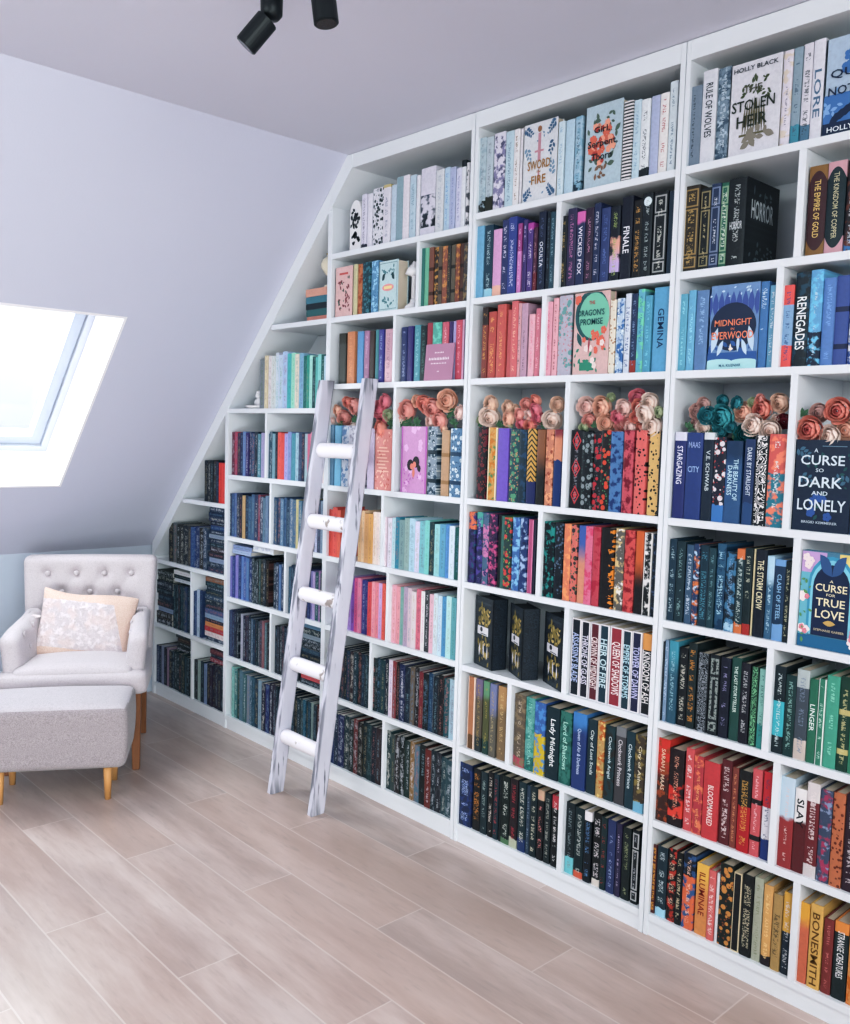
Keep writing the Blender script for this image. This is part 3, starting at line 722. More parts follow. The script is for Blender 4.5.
S 9728 10068 258;7C1C24;t:D8D0D0:.2,u:D0C8C8:.14;E8DCDC:.44
S 9389 9714 250;44506C;b:A84060:8C98B4
S 9070 9374 253;C86C38;s:6A2C1C
S 8716 9056 255;3A1C2C;;D8CCD0:.4
@ E 7 A
S 14521 14790 217;5A1C20;j:D89C44
S 14141 14493 219;1C3440;u:A8D0E4:.12;D8E4E8:.5
S 13845 14122 225;1E1416;b:B83C30;E0C8B0:.6
S 13620 13826 222;181618;;D8C8A8:.5
S 13209 13602 232;1A1E2C;u:D8704C:.7,b:3A5C8C;F0C8B4:.3
S 12769 13161 216;E08C34;g:E8B85C:.7:.3;;ILLUMINAE~8A2418~.12~.72~.5
S 12532 12752 210;E0605C;;F4E4E0:.6
S 12423 12519 207;DCDCE0
S 12024 12423 243;1C2420;f:C88C4C:8A4A2C
S 11747 11993 232;1E1A1C;e:D8C8A8
S 11391 11727 237;1A1A1A;;D8CCB0:.6
S 11119 11376 241;AEB09A;;848870
S 10828 11095 231;E0A54C;u:2A1C24:.12;F0D098:.4
S 10546 10799 217;B89048;;3A2C20:.6
S 10292 10527 232;1E2C3C;t:D8A850:.48;D8D8DC:.5
@ E 7 B
S 9800 10074 223;D8683C;g:E0A848:.75:.2
S 9441 9773 232;E0AC3C;;;BONESMITH~6A4418~.1~.96~.6
S 9155 9415 205;8A2C28;;D0807C:.3
S 8772 9134 210;1E2A2C;t:E0904C:.14;;STRANGE CREATURES~E8E8E8~.12~.72~.5
S 8356 8746 227;E09034;b:C86C28
@ C 0 A
S 29290 29618 215;DAD6E6;u:2C2C3C:.08;8A8494
S 28955 29259 212;E2DEEA
S 28280 28925 225;E0DEE6;f:33383C:A0A8B0
S 27804 28231 227;DEDAE4;t:C8B888:.05;8488A0:.34
S 27489 27775 220;C4D4E4
S 27084 27461 243;92AEBA
S 26696 27066 242;E4DCE4
S 26322 26668 235;BCD0DE;;6C94A4:.4
S 26107 26286 229;E0DEE6
S 25288 26080 249;D8D4E2;m:3A4458:20242E
S 24826 25254 228;D6D8DC;;A8B0BC
S 24506 24801 229;B8D0E4;;6CA0CC
S 24183 24481 223;B4BCDC;;7888B8:.3
S 23888 24158 214;D4D4EA;;8C8CB4
S 23669 23872 237;E0E2EA;t:20262E:.1
S 23501 23645 225;DCDADE;b:4C4C54
@ C 1 A
F 30108 31279 206;E8BCB8;c9
S 29780 30038 207;D0C898
S 29456 29757 204;C8743C;b:9A4A2C
S 28955 29433 206;1C4450;f:4C808C:2C5C68
S 28464 28921 207;5C98C4;f:A0CCE4:3C6C9C
F 27234 28419 197;C4DCE0;ca
@ C 1 B
S 25766 26004 219;2A7C74
S 25520 25746 218;6CBC98
S 25237 25490 216;8A5240;n:4A2C24
S 24997 25218 214;3A2C28;b:C09050
S 24778 24978 213;6A5444;n:2C2420
S 24495 24759 211;9A5440;b:C89058
S 24309 24476 209;3A3434;;A88C60
S 24077 24290 210;6A5C4C;n:2A2420
S 23849 24059 210;8E4A38;b:C08850
S 23667 23831 209;5C3428;n:2A1C1A
S 23470 23649 208;4A4040;b:8A7458
@ C 2 A
S 30515 30978 212;4C4A44;g:38342C:.8:.1
S 29906 30394 215;D6844E;;E8A878
S 29346 29741 212;5C9CD0
S 28945 29276 212;B07AA0;;E0C0D8
S 28617 28922 210;4C342E
S 28349 28561 212;3C8C94
S 28029 28316 211;4C449C;;A8B8E8:.4
S 27520 27964 210;D0A2B2;u:E0BCC4:.4;9C6880
@ C 2 B
S 26613 26968 211;242E6C;;9CA4CC
S 26285 26582 212;40307C
S 25880 26224 214;4C9CAC;;A0CCD4
S 25522 25860 210;16282C;;5C8078
S 25188 25492 217;A82C44
S 24687 25169 216;4AAE9C;b:7CC8B8
S 24309 24649 214;D0546C;;F0C0C8
S 24122 24290 214;44286C
S 23955 24103 214;A89CD0
S 23616 23937 216;D04460;;F0B0BC
S 23489 23598 216;D8A0C0
S 23399 23480 215;342C64
@ C 3 A
S 31173 31577 259;5C88A8
S 30685 31121 256;6CB4D8
S 30181 30647 257;D0D8E4;b:6C8CB4
S 29674 30168 257;DADAE4;b:A8A4B4
S 28455 28891 247;D8C8E4
F 27359 28420 245;E88E86;cb
@ C 3 B
F 25304 26785 258;D594CC;cc
S 24736 25253 259;8C9CAC;f:2C4458:D0D8DC,n:20303C
S 24133 24547 246;C69C74;n:A07A54
S 23478 24055 254;5C88B0;f:D0DCE4:2C4C70,n:24405C'''
cell=None; idx=0
for ln in BOOKS.strip().split('\n'):
    if ln[0]=='@':
        cell=ln.split()[1:]; idx=0; continue
    a=ln.split(';'); a+=['']*5
    k,y0,y1,h=a[0].split(); y0,y1,h=int(y0)/1e4,int(y1)/1e4,int(h)/1e3
    base,pats,ps,txt=a[1:5]; z=SHZ[cell[0]][int(cell[1])]
    h=min(h,.284)
    if k=='F':
        if key5:=(pats=='c5' and y1-y0>.165): y0=y1-.165
        if pats=='c8': y0=max(y0,y1-.165)
        face_book(y0+.0006,y1-.0006,z,h,base,pats,FACEL[pats],thick=.055 if pats=='ca' else .032)['group']='books on the %s, %s'%(ROWN[int(cell[1])],BAYN[cell[0]])
        idx+=1; continue
    w=y1-y0-.0007; dp=.19 if (pats=='' and ps=='C8CCCC:.3') else .15+.02*rnd.random()
    o=obj('book',cover_mesh(w,dp,h),book_mat(base,pats,ps,w/h),loc=(.012+rnd.uniform(-.002,.003),y0+.00035,z))
    tag(o,blabel(base,pats,ps,txt,min(idx,17),cell),'book','books on the %s, %s'%(ROWN[int(cell[1])],BAYN[cell[0]])); idx+=1
    obj('page_block',bbox(.0045,dp-.005,.003,w-.003,.003,h-.004),M_PAGE,o)
    if txt:
        for part in txt.split('|'):
            q=part.split('~'); s=q[0]
            if s[0]=='=':
                letters(s[1:],q[1],(lambda tx,ty,w=w,zc=h*(1-fl(q[2])):Vector((-.0006,w/2-tx,zc+ty))),w*.72,w*.34,o)
            else:
                v0,v1,wd=map(fl,q[2:5]); uc=fl(q[5]) if len(q)>5 else .5
                letters(s,q[1],(lambda tx,ty,w=w,h=h,v=(v0+v1)/2,uc=uc:Vector((-.0006,w*(1-uc)-ty,h*(1-v)-tx))),(v1-v0)*h,min(w*wd,.6*w if len(q)>5 else w*.8),o)
    if ps=='C8CCCC:.3': # big black annual whose front cover is seen from the side
        letters('HORROR','C8CCD0',(lambda tx,ty,h=h:Vector((.095+tx,-.0006,h*.66+ty))),.125,.052,o)
        print_mesh(o,[('5C686E',spray(91,16,.03,.97,.08,.26,.1)+spray(92,8,.1,.9,.8,.9,.1)+[sh_leaf(.2,.82,.12,1.57,.15),sh_leaf(.55,.8,.1,1.3,.2)])],lambda x,y,li:Vector((.012+x*.165,-.0004,y*h)))
        o['label']='thick black book with pale capitals on its visible side cover, second shelf'
        letters('HORROR','D0D4D8',(lambda tx,ty,w=w,h=h:Vector((-.0006,w/2-tx,h*.46+ty))),w*.7,.022,o)
# three black gift books turned at an angle
for (cx,cy),(fx,fy),hh,lb in (((.02,2.168),(.056,2.289),.257,'leftmost of the three angled black gift books on the sixth shelf'),((.0085,2.0158),(.071,2.130),.25,'middle one of the three angled black gift books on the sixth shelf'),((.0055,1.8385),(.068,1.968),.246,'rightmost of the three angled black gift books on the sixth shelf')):
    e=Vector((cx-fx,cy-fy,0)); W=e.length; ang=math.atan2(-e.x,-e.y)
    root=thing('gift_book',lb,'book',(cx,cy,.676),0,'angled black gift books')
    root.rotation_euler=(0,0,-ang); TK=.062
    bm=bmesh.new(); box(bm,0,.003,0,W,0,hh); box(bm,TK-.003,TK,0,W,0,hh); box(bm,0,TK,0,.004,0,hh)
    uv=bm.loops.layers.uv.new('UVMap')
    for f in bm.faces:
        for l in f.loops: l[uv].uv=((l.vert.co.x/TK) if abs(f.normal.y)>.5 else l.vert.co.y/W,l.vert.co.z/hh)
    obj('cover',bm,book_mat('1C222C','x:2C3440','',.25),root)
    obj('page_block',bbox(.004,TK-.004,.004,W-.004,.004,hh-.004),plain('dark_sprayed_edge','20262E',.6),root)
    tf=lambda px,pz,o,W=W:Vector((-.0005-o,W-px,pz))
    layers=[('3C444C',[sh_rect(.1,.9,.9,.93),sh_rect(.12,.88,.03,.045),sh_rect(.12,.88,.055,.065)]),('8C7A44',spray(95,26,.2,.85,.62,.85,.17)+spray(96,24,.2,.85,.1,.42,.17)),('C8B070',spray(97,12,.25,.85,.6,.85,.12)+spray(98,10,.25,.85,.1,.4,.12)),('E0DEE4',[sh_rect(.18,.78,.46,.58),sh_leaf(.3,.14,.2,1.4,.2),sh_leaf(.55,.14,.22,1.7,.15),sh_leaf(.75,.12,.2,1.6,.14)]),('3A3A44',[sh_disc(.4,.535,.07,asp=.5),sh_rect(.36,.7,.47,.482)])]
    print_mesh(root,layers,lambda x,y,li:tf(x*W,y*hh,.0003*li))
# ------------------------------------------------------------------ the remaining, smaller books: one object
FAR='''U 3059 3143 982 208 205 3 D8564E,E0645A,E4705E
U 2845 2938 982 210 206 4 E0BC94,E8C8A4,D8A878,E0B070
U 2789 2845 982 211 210 3 F0E0D8,EEDCD4,F0E4E0
U 2756 2787 982 203 208 2 ECDCE0,E4D4DC
U 2339 2749 982 202 202 15 E4DCEA,C0DCE4,3C8CA4,8CA8A8,A0B8B4,B8D4E4,D8D4EC,84BCC4,8CCCC8,1F3C44,A0D0D4,6CA4C0,6494CC,D4E0EC,245C58
U 2911 3026 680 228 219 5 D8C8E4,A890CC,8C5CB4,D0608C,E08CA8
U 2753 2908 680 228 230 7 3C3C84,343478,D8585C,E8A0A8,E48C98,C8A8D4,E0685C
U 2346 2735 680 238 227 16 E4D0D4,E8B0BC,E4A4AC,8CB0A8,B8A8BC,D8C4CC,E0D4D8,D87C8C,E8E4E4,3C3C40,E0B8C4,D0DCE4,C8DCE8,5C94BC,B8DCDC,6CA4AC
U 2853 3065 373 225 216 9 1C2C3C,20303C,182430,24384C,3C2C30,1E3640,1C2428,203040,1A2C34
U 2341 2827 373 229 226 18 1C2C30,182830,203C44,1A2030,D8CCD8,8C3C40,1E1C1C,242C50,202838,6C5C50,241C1E,7C3038,1C2024,24405C,1C2430,181C20,24545C,A8C0CC
U 2762 3112 70 240 222 11 1E2C5C,1C2C44,242C54,1A3038,1C2424,6C3434,201E20,182830,1C3438,1A2430,3C2C30
U 2342 2728 70 228 242 13 1C3438,3C4848,2C2424,16201E,1C302C,8C6C48,5C7484,1C2020,6C2C28,1C2830,282830,2C444C,344C54
U 3666 3705 1619 232 234 1 8C9098
U 3638 3663 1619 250 251 1 E0D4B8
U 3515 3633 1619 253 244 4 E0DADA,D8DCDC,D4DCE8,C8D4E8
U 3351 3513 1619 237 253 5 B8CCE8,5CB8B8,A8DCC8,E4D8C8,8CB4CC
U 3178 3349 1619 229 228 8 1E6C64,3C9C8C,B0DCD0,204C4C,6CBCB4,94D0CC,24605C,C4DCEC
U 3662 3951 1293 212 211 11 6C2C44,B04C60,3C2C4C,242C54,7C94C0,40306C,24244C,3C5C7C,2C3444,5C8C98,B0A8C8
U 3552 3635 1293 214 212 4 4C6C80,24485C,84A4B0,202838
U 3495 3551 1293 215 214 2 E4685C,DC5C54
U 3258 3493 1293 215 215 9 B0A8D8,8C9CC8,5C98A8,A8C4D0,3C4868,202C48,A8BCC4,D0708C,D890A8
U 3171 3258 1293 215 215 4 E4D4DC,ECDCDC,D8C8D0,F0E4E0
U 3617 3978 986 217 215 14 24344C,3C5480,5C6C9C,24304C,1C2438,C0A478,242C44,3C5878,4C6484,343C5C,8C4C5C,3C445C,5C7488,6C7C98
U 3293 3585 986 223 213 12 4C6480,3C5474,34445C,64809C,3C5478,2C4058,5C7490,4C6C8C,C8BC90,54748C,3C5470,6C8CA4
U 3178 3293 986 225 223 5 7C7C98,24304C,C4C4DC,4C4C64,8C9CB0
U 3755 3959 680 214 210 8 7C78B4,3C4484,8C84C0,303C74,6C88BC,4C5C98,5C78A8,2C3C6C
U 3609 3755 680 217 214 7 1E2C34,24343C,1C2830,3C4C4C,1C2428,30343C,241C1C
U 3485 3570 680 219 214 4 1C2C3C,24344C,5C74A0,2C3C58
U 3291 3444 680 224 222 7 3C5468,24344C,2C3C4C,384C5C,24303C,303C54,2C3448
U 3180 3291 680 223 218 6 343C6C,8C84B4,B8A4CC,24545C,8C6C94,1F4C4C
H 3577 3762 931 968 1 D8DCE0
H 3769 3950 901 944 2 8C98C0,A8B4D0
U 3876 3976 376 234 229 5 2C3448,3C4464,343050,24283C,1C2430
U 3604 3849 376 225 230 12 A8A8B8,24243C,3C2C3C,1E2C3C,5C6C80,24384C,1C2830,3C4854,4C3C48,8C5C64,5C7078,2C2830
U 3471 3549 376 234 227 4 181C24,303440,1C242C,20283C
U 3351 3471 376 240 232 5 20283C,2C3440,1C242C,303850,24303C
H 3177 3345 376 657 12 6C88A0,24343C,8C98A4,2C3844,1C2830,34485C,202C38,24303C,B04C50,20283C,C45C60,24303C
U 3654 3932 70 236 254 10 8CBCB8,4C7C80,24484C,5C7484,44686C,7C8498,3C5C70,2C4C5C,24384C,8CA0B0
U 3534 3654 70 249 229 4 20243C,2C3468,242438,3C3444
U 3426 3534 70 223 246 5 20303C,2C3848,1C2430,283848,20283C
U 3169 3426 70 235 220 12 1A2C3C,24343C,1C242C,1F3844,3C4444,245C74,1C3038,244454,8C9C98,2C3840,5C3430,1C2C3C
U 4082 4217 1142 216 212 5 16202C,202028,1E2830,3C3030,242C44
U 4014 4079 1142 204 209 2 D8443C,E0504A
U 4189 4609 781 220 217 10 101420,5C6468,202424,2C2C2C,1C2430,3C3838,344C80,2C3C68,2C2420,34445C
H 4016 4181 781 1118 14 24344C,1C2C48,24304C,1A2438,2C4470,24344C,8C98A8,1E2C48,24303C,3C2C38,1C2838,8C98B0,24344C,2C3850
H 4566 4766 415 718 9 1C2824,24302C,1E2838,14202C,202C3C,24303C,98A4C0,302C28,1C2430
U 4371 4551 415 244 244 7 24343C,1C3038,20303C,243C48,2C4454,34486C,203040
H 4371 4566 675 739 3 E0E0E0,1C2428,D4D8DC
U 4236 4343 415 251 239 4 283C64,3C4C7C,B8C4D8,2C3C60
H 4012 4214 415 750 14 8C5C44,20303C,243444,1C3040,2C4460,1E2C3C,243848,4C5C84,94A4BC,1E2838,D09060,B83C44,E0D4D4,2C3850
U 4364 4774 70 214 214 14 1C2438,3C4464,242C44,8C90A8,242430,A08498,1C2838,24303C,1E3438,243840,203034,2C3C40,30444C,1F2C34
H 4366 4520 299 394 4 24282C,3C2428,1C2828,2C3034
U 4003 4339 70 226 214 11 181C24,202428,A8B4B0,20303C,8490B0,1C2430,342438,242438,302434,20283C,1C2430
H 4006 4160 308 378 3 5C2C38,24283C,8C3C48'''
def far_mat():
    t=NT('small_book_covers',.5,.35); uv=t.node('ShaderNodeUVMap'); u,v,_=t.sep(uv.outputs[0])
    a=t.node('ShaderNodeAttribute'); a.attribute_name='Base'; b=t.node('ShaderNodeAttribute'); b.attribute_name='Mark'
    s=t.node('ShaderNodeAttribute'); s.attribute_name='Seed'; sd=s.outputs['Fac']
    vec=t.comb(t.math('MULTIPLY',u,.13),v,t.math('MULTIPLY',sd,50.0))
    cu=t.math('ABSOLUTE',t.math('SUBTRACT',u,.5)); cv=t.math('ABSOLUTE',t.math('SUBTRACT',v,.5))
    c=t.mix(t.math('MULTIPLY',t.step(t.noise(vec,11,3),.5,.62),t.math('MULTIPLY',t.math('FRACT',t.math('MULTIPLY',sd,7.3)),.35)),a.outputs['Color'],b.outputs['Color'])
    n=t.noise(t.comb(t.math('MULTIPLY',u,.07),v,t.math('MULTIPLY',sd,90.0)),52,1); m=t.math('GREATER_THAN',n,.5)
    g=t.math('GREATER_THAN',t.noise(t.comb(0.0,v,t.math('MULTIPLY',sd,70.0)),6,1),.43)
    m=t.math('MULTIPLY',t.math('MULTIPLY',m,g),t.math('MULTIPLY',t.math('LESS_THAN',cu,.2),t.math('LESS_THAN',cv,.43)))
    c=t.mix(t.math('MULTIPLY',m,.5),c,b.outputs['Color']); t.color(c); return t.m
bm=bmesh.new(); uvl=bm.loops.layers.uv.new('UVMap'); cb=bm.loops.layers.float_color.new('Base'); cm=bm.loops.layers.float_color.new('Mark'); sl=bm.faces.layers.float.new('Seed')
def far_box(x0,x1,y0,y1,z0,z1,base,upright,mi=0):
    seed=rnd.random(); L=sum(lin(base)[:3])/3
    mk=lin(rnd.choice(['C8CCD4','8CA4B0','D8D4CC','6C8CA4','A89878','B87C78','E0E0E8','7C98A0'])) if L<.25 else tuple(c*rnd.uniform(.3,.75) for c in lin(base)[:3])+(1,)
    for v_ in [box(bm,x0,x1,y0,y1,z0,z1)]:
        fs=set(f for v in v_ for f in v.link_faces)
    for f in fs:
        f[sl]=seed; f.material_index=mi
        for l in f.loops:
            yy=(y1-l.vert.co.y)/max(1e-5,y1-y0); zz=(l.vert.co.z-z0)/max(1e-5,z1-z0)
            l[uvl].uv=(yy,zz) if upright else (zz,yy); l[cb]=lin(base); l[cm]=mk
for ln in FAR.strip().split('\n'):
    a=ln.split(); kind=a[0]; cols=a[-1].split(','); n=int(a[-2]); y0,y1=int(a[1])/1e3,int(a[2])/1e3
    if kind=='U':
        z,h0,h1=int(a[3])/1e3,int(a[4])/1e3,int(a[5])/1e3
        ws=[rnd.uniform(.8,1.2) for _ in range(n)]; tot=sum(ws); y=y1
        for i in range(n):
            w=(y1-y0)*ws[i]/tot; hh=h1+(h0-h1)*(i+.5)/n; hh+=rnd.uniform(-.007,.007); fx=.012+rnd.uniform(0,.005); dp=.15
            c=cols[i%len(cols)]; ya,yb=y-w+.0005,y-.0003; y-=w
            if yb-ya<.004: continue
            far_box(fx,fx+dp,yb-.002,yb,z,z+hh,c,True); far_box(fx,fx+dp,ya,ya+.002,z,z+hh,c,True); far_box(fx,fx+.003,ya+.002,yb-.002,z,z+hh,c,True)
            far_box(fx+.003,fx+dp-.004,ya+.002,yb-.002,z+.003,z+hh-.003,c,True,1)
    else:
        z0,z1=int(a[3])/1e3,int(a[4])/1e3; z=z0
        ws=[rnd.uniform(.8,1.2) for _ in range(n)]; tot=sum(ws)
        for i in range(n):
            th=(z1-z0)*ws[i]/tot; c=cols[::-1][i%len(cols)]; fx=.012+rnd.uniform(0,.012); ya,yb=y0+rnd.uniform(.001,.008),y1-rnd.uniform(.001,.012)
            za,zb=z+.0003,z+th-.0003; z+=th
            far_box(fx,fx+.13,ya,yb,za,za+.002,c,False); far_box(fx,fx+.13,ya,yb,zb-.002,zb,c,False); far_box(fx,fx+.003,ya,yb,za+.002,zb-.002,c,False)
            far_box(fx+.003,fx+.127,ya+.003,yb-.003,za+.002,zb-.002,c,False,1)
fo=obj('smaller_books_in_rows',bm,[far_mat(),plain('small_page_paper','D4CEC8',.8)])
tag(fo,'many small books filling the far shelves left of and behind the ladder','books',None,'stuff')
# ------------------------------------------------------------------ ornaments on the shelves
M_CER=plain('white_ceramic','E8E6E8',.25)
# arch bookend, top shelf behind the ladder
ya0,ya1=(2.9639, 3.0352); w=ya1-ya0
rt=thing('arch_ornament','white arched ornament with black scrollwork at left end of top shelf','ornament',(.012,(ya0+ya1)/2,2.265))
pts=[(-w/2,0),(w/2,0)]+[(w/2*math.cos(math.pi*i/12),.145+.055*math.sin(math.pi*i/12)) for i in range(13)]
obj('panel',prism_yz(pts,0,.02),M_CER,rt)
vs=[];fs=[]; R=random.Random(4)
for s in [sh_leaf(R.uniform(-.8,.8)*w/2*.9,R.uniform(.02,.17),.02,R.uniform(0,6.3),.3) for _ in range(26)]+[[(a*math.cos(t_)*w*.18+cx,a*math.sin(t_)*w*.18*1.2+cy) for a in (1,) for t_ in [i*.5 for i in range(12)]] for cx,cy in ((0,.06),(0,.13))]:
    kk=len(vs); vs+=[Vector((-.0005,max(-w/2+.003,min(w/2-.003,x)),y)) for x,y in s]; fs.append(tuple(range(kk,kk+len(s))))
obj('scrollwork',(vs,[],fs),plain('black_print','26262C',.5),rt)
# little white lamp-post ornament
rt=thing('lamp_post_ornament','small white lamp-post ornament beside the thick aqua book','ornament',(.05,2.672,2.0))
obj('base',lathe(bmesh.new(),[(.034,0),(.034,.012),(.022,.022),(.014,.03),(.014,.04)]),M_CER,rt,True)
obj('post',lathe(bmesh.new(),[(.010,.04),(.009,.125),(.016,.13)]),M_CER,rt,True)
obj('lantern',lathe(bmesh.new(),[(.016,.13),(.036,.136),(.026,.16),(.012,.172),(.006,.185),(0,.188)]),M_CER,rt,True)
# stacked books and round vase, topmost shelf left
STK=[('E0A088',.034),('3C8094',.03),('1C2A34',.026),('2E6C70',.03),('8CC0C0',.008),('D8806C',.02)]
z=2.0
for i,(c,h) in enumerate(STK[::-1]):
    y0=3.195+rnd.uniform(0,.006); y1=3.352+rnd.uniform(-.012,.012)
    if h<.01: z+=0; continue
    o=obj('book',cover_mesh(h-.0006,.13,y1-y0),book_mat(c,'','',.2)); o.location=(.02,y1,z+h); o.rotation_euler=(math.pi/2,0,0)
    o.rotation_euler=Matrix(((1,0,0),(0,0,-1),(0,-1,0))).to_euler() if False else (math.pi/2,0,0)
    o.location=(.02,y1,z); 
    tag(o,'%s book lying in small pile on highest left shelf, %s from bottom'%(cname(c),ORD[[0,9,1,2,3,4][i]]),'book','books in the small horizontal pile')
    obj('page_block',bbox(.0045,.125,.003,h-.0036,.003,y1-y0-.004),M_PAGE,o)
    z+=h
rt=thing('vase','round cream and gold vase on the horizontal book pile','vase',(.05,3.215,z))
obj('body',lathe(bmesh.new(),[(.026,0),(.026,.006),(.01,.014),(.009,.045),(.022,.056),(.038,.078),(.042,.095),(.036,.114),(.018,.128),(.014,.132),(.017,.138)]),plain('cream_glaze','DCD4C0',.25),rt,True)
obj('rim',lathe(bmesh.new(),[(.0175,.137),(.019,.142),(.0165,.144)]),plain('gold_rim','A88C58',.3,.5,.6),rt,True)
# white figurine on a dish
rt=thing('figurine','small white figurine on a dish at left end of its shelf','figurine',(.045,3.765,1.619))
obj('dish',lathe(bmesh.new(),[(.03,0),(.055,.006),(.062,.014),(.058,.014),(.03,.008),(0,.007)]),M_CER,rt,True)
def blob(bm,c,r,sc=(1,1,1)):
    q=bmesh.ops.create_uvsphere(bm,u_segments=12,v_segments=8,radius=r)
    for v in q['verts']: v.co=Vector((v.co.x*sc[0]+c[0],v.co.y*sc[1]+c[1],v.co.z*sc[2]+c[2]))
bm=bmesh.new(); blob(bm,(0,-.008,.03),.022,(.8,1,1.1)); blob(bm,(-.004,-.006,.062),.015); blob(bm,(-.004,-.014,.078),.006,(1,1,1.4)); blob(bm,(-.004,.003,.078),.006,(1,1,1.4)); blob(bm,(0,.02,.03),.008,(1,1.6,2))
obj('figure',bm,M_CER,rt,True)
# mauve card leaning on the books
bm=bbox(0,.003,-.0755,.0755,0,.135); bmesh.ops.rotate(bm,verts=bm.verts[:],cent=(0,0,0),matrix=Matrix.Rotation(math.radians(4),3,'Y'))
cd=obj('card',bm,plain('mauve_card','B88AA4',.6),loc=(-.002,2.4695,1.7203)); tag(cd,'mauve card with white lettering leaning on crimson and teal books','card')
for s,zc,L,hh in (('FOR YOUR'[:3],.1,.03,.008),):
    pass
vs=[];fs=[]
for zc,L in ((.1,.05),(.075,.11),(.06,.085),(.03,.012)):
    n_=max(2,int(L/.008))
    for i in range(n_):
        y=L/2-i*L/n_; hh=.010 if zc==.075 else .005; kk=len(vs)
        vs+=[Vector((-.0006+zq*math.tan(math.radians(4)),yy,zq)) for yy,zq in ((y,zc),(y-L/n_*.7,zc),(y-L/n_*.6,zc+hh),(y-.001,zc+hh*rnd.uniform(.6,1)))]; fs.append((kk,kk+1,kk+2,kk+3))
obj('printed_lines',(vs,[],fs),plain('card_white','F0E4EC',.5),cd)
# ------------------------------------------------------------------ artificial flowers
FLOW='''@ C4a
3114 1615 20 peach
3075 1584 28 blush
3145 1572 17 pale
2996 1630 32 blush
3033 1649 20 coral
2999 1543 19 cream
3099 1553 16 leaf
2987 1566 20 leaf
@ C4b
2830 1622 28 rose
2791 1651 25 rose
2817 1585 29 rose
2821 1540 28 coral
2778 1596 20 mint
2770 1556 16 leaf
@ C4c
2668 1614 34 blush
2711 1582 22 pale
2601 1649 21 peach
2554 1638 29 coral
2513 1621 33 blush
2541 1576 26 pale
2476 1576 29 blush
2435 1651 33 peach
2458 1544 15 peach
2375 1607 23 pale
2698 1553 19 leaf
2655 1557 20 leaf
2613 1561 18 leaf
2413 1597 19 leaf
2407 1563 15 leaf
@ D4a
2216 1636 26 tan
2211 1588 32 cream
2253 1563 16 leaf
2179 1559 13 leaf
2276 1577 14 mint
@ D4b
2143 1624 22 tan
2104 1617 15 tan
2129 1587 23 peach
2134 1557 13 mint
@ D4c
2014 1645 19 coral
2050 1634 19 blush
2004 1615 19 rose
2077 1600 17 blush
1997 1589 19 rose
2040 1599 16 pale
2073 1567 18 rose
2030 1562 21 coral
2045 1580 13 pale
1988 1566 12 leaf
@ D4d
1913 1633 21 tan
1937 1582 28 cream
@ D4e
1798 1626 25 pale
1743 1623 29 peach
1712 1654 12 mint
1784 1581 19 blush
1721 1575 23 peach
1756 1563 14 leaf
1803 1558 14 mint
@ D4f
1615 1649 25 rose
1649 1621 22 pale
1603 1625 19 coral
1674 1592 19 rose
1642 1582 19 blush
1609 1593 16 coral
1672 1564 17 blush
1630 1560 16 pale
1597 1556 15 coral
@ D4g
1559 1637 24 cream
1572 1603 27 cream
1547 1563 30 cream
1523 1608 14 mint
@ E4a
1403 1610 18 dusty
1379 1630 17 dusty
1409 1578 14 dusty
1380 1564 19 cream
1366 1535 16 leaf
1429 1561 12 leaf
@ E4b
1327 1641 14 teal
1362 1598 21 teal
1322 1592 30 aqua
1327 1556 19 teal
1288 1634 16 teal
1252 1546 24 deepteal
1289 1567 13 teal
@ E4c
1265 1609 24 peach
1207 1616 24 coral
1216 1644 12 blush
1156 1633 22 tan
1223 1572 25 cream
1174 1560 23 cream
1169 1590 11 cream
1143 1584 17 wine
1238 1636 11 mint
1288 1549 11 leaf
@ E4d
1103 1568 14 mint
1049 1607 20 dusty
1067 1562 28 coral
995 1611 27 coral
1016 1545 24 cream
979 1563 24 peach
1005 1585 10 mint
1090 1599 12 leaf'''
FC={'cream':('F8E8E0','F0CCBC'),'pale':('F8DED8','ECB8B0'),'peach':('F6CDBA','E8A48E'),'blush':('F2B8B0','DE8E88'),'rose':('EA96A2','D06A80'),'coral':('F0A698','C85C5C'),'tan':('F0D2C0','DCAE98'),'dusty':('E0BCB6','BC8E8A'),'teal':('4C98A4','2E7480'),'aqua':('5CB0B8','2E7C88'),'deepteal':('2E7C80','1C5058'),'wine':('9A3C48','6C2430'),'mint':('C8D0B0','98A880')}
_fm={}
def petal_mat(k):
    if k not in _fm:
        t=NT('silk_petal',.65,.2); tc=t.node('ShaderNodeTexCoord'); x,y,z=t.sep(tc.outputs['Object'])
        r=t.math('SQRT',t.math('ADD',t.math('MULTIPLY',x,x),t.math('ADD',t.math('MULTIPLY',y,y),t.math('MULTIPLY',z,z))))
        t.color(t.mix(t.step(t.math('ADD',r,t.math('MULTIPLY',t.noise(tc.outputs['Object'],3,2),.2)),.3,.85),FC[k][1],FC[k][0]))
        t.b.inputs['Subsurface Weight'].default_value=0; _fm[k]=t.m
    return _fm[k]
t=NT('silk_leaf',.55,.3); tc=t.node('ShaderNodeTexCoord'); t.color(t.mix(t.noise(tc.outputs['Object'],4,2),lin('2E5440'),lin('5C7C5C'))); M_LEAF=t.m
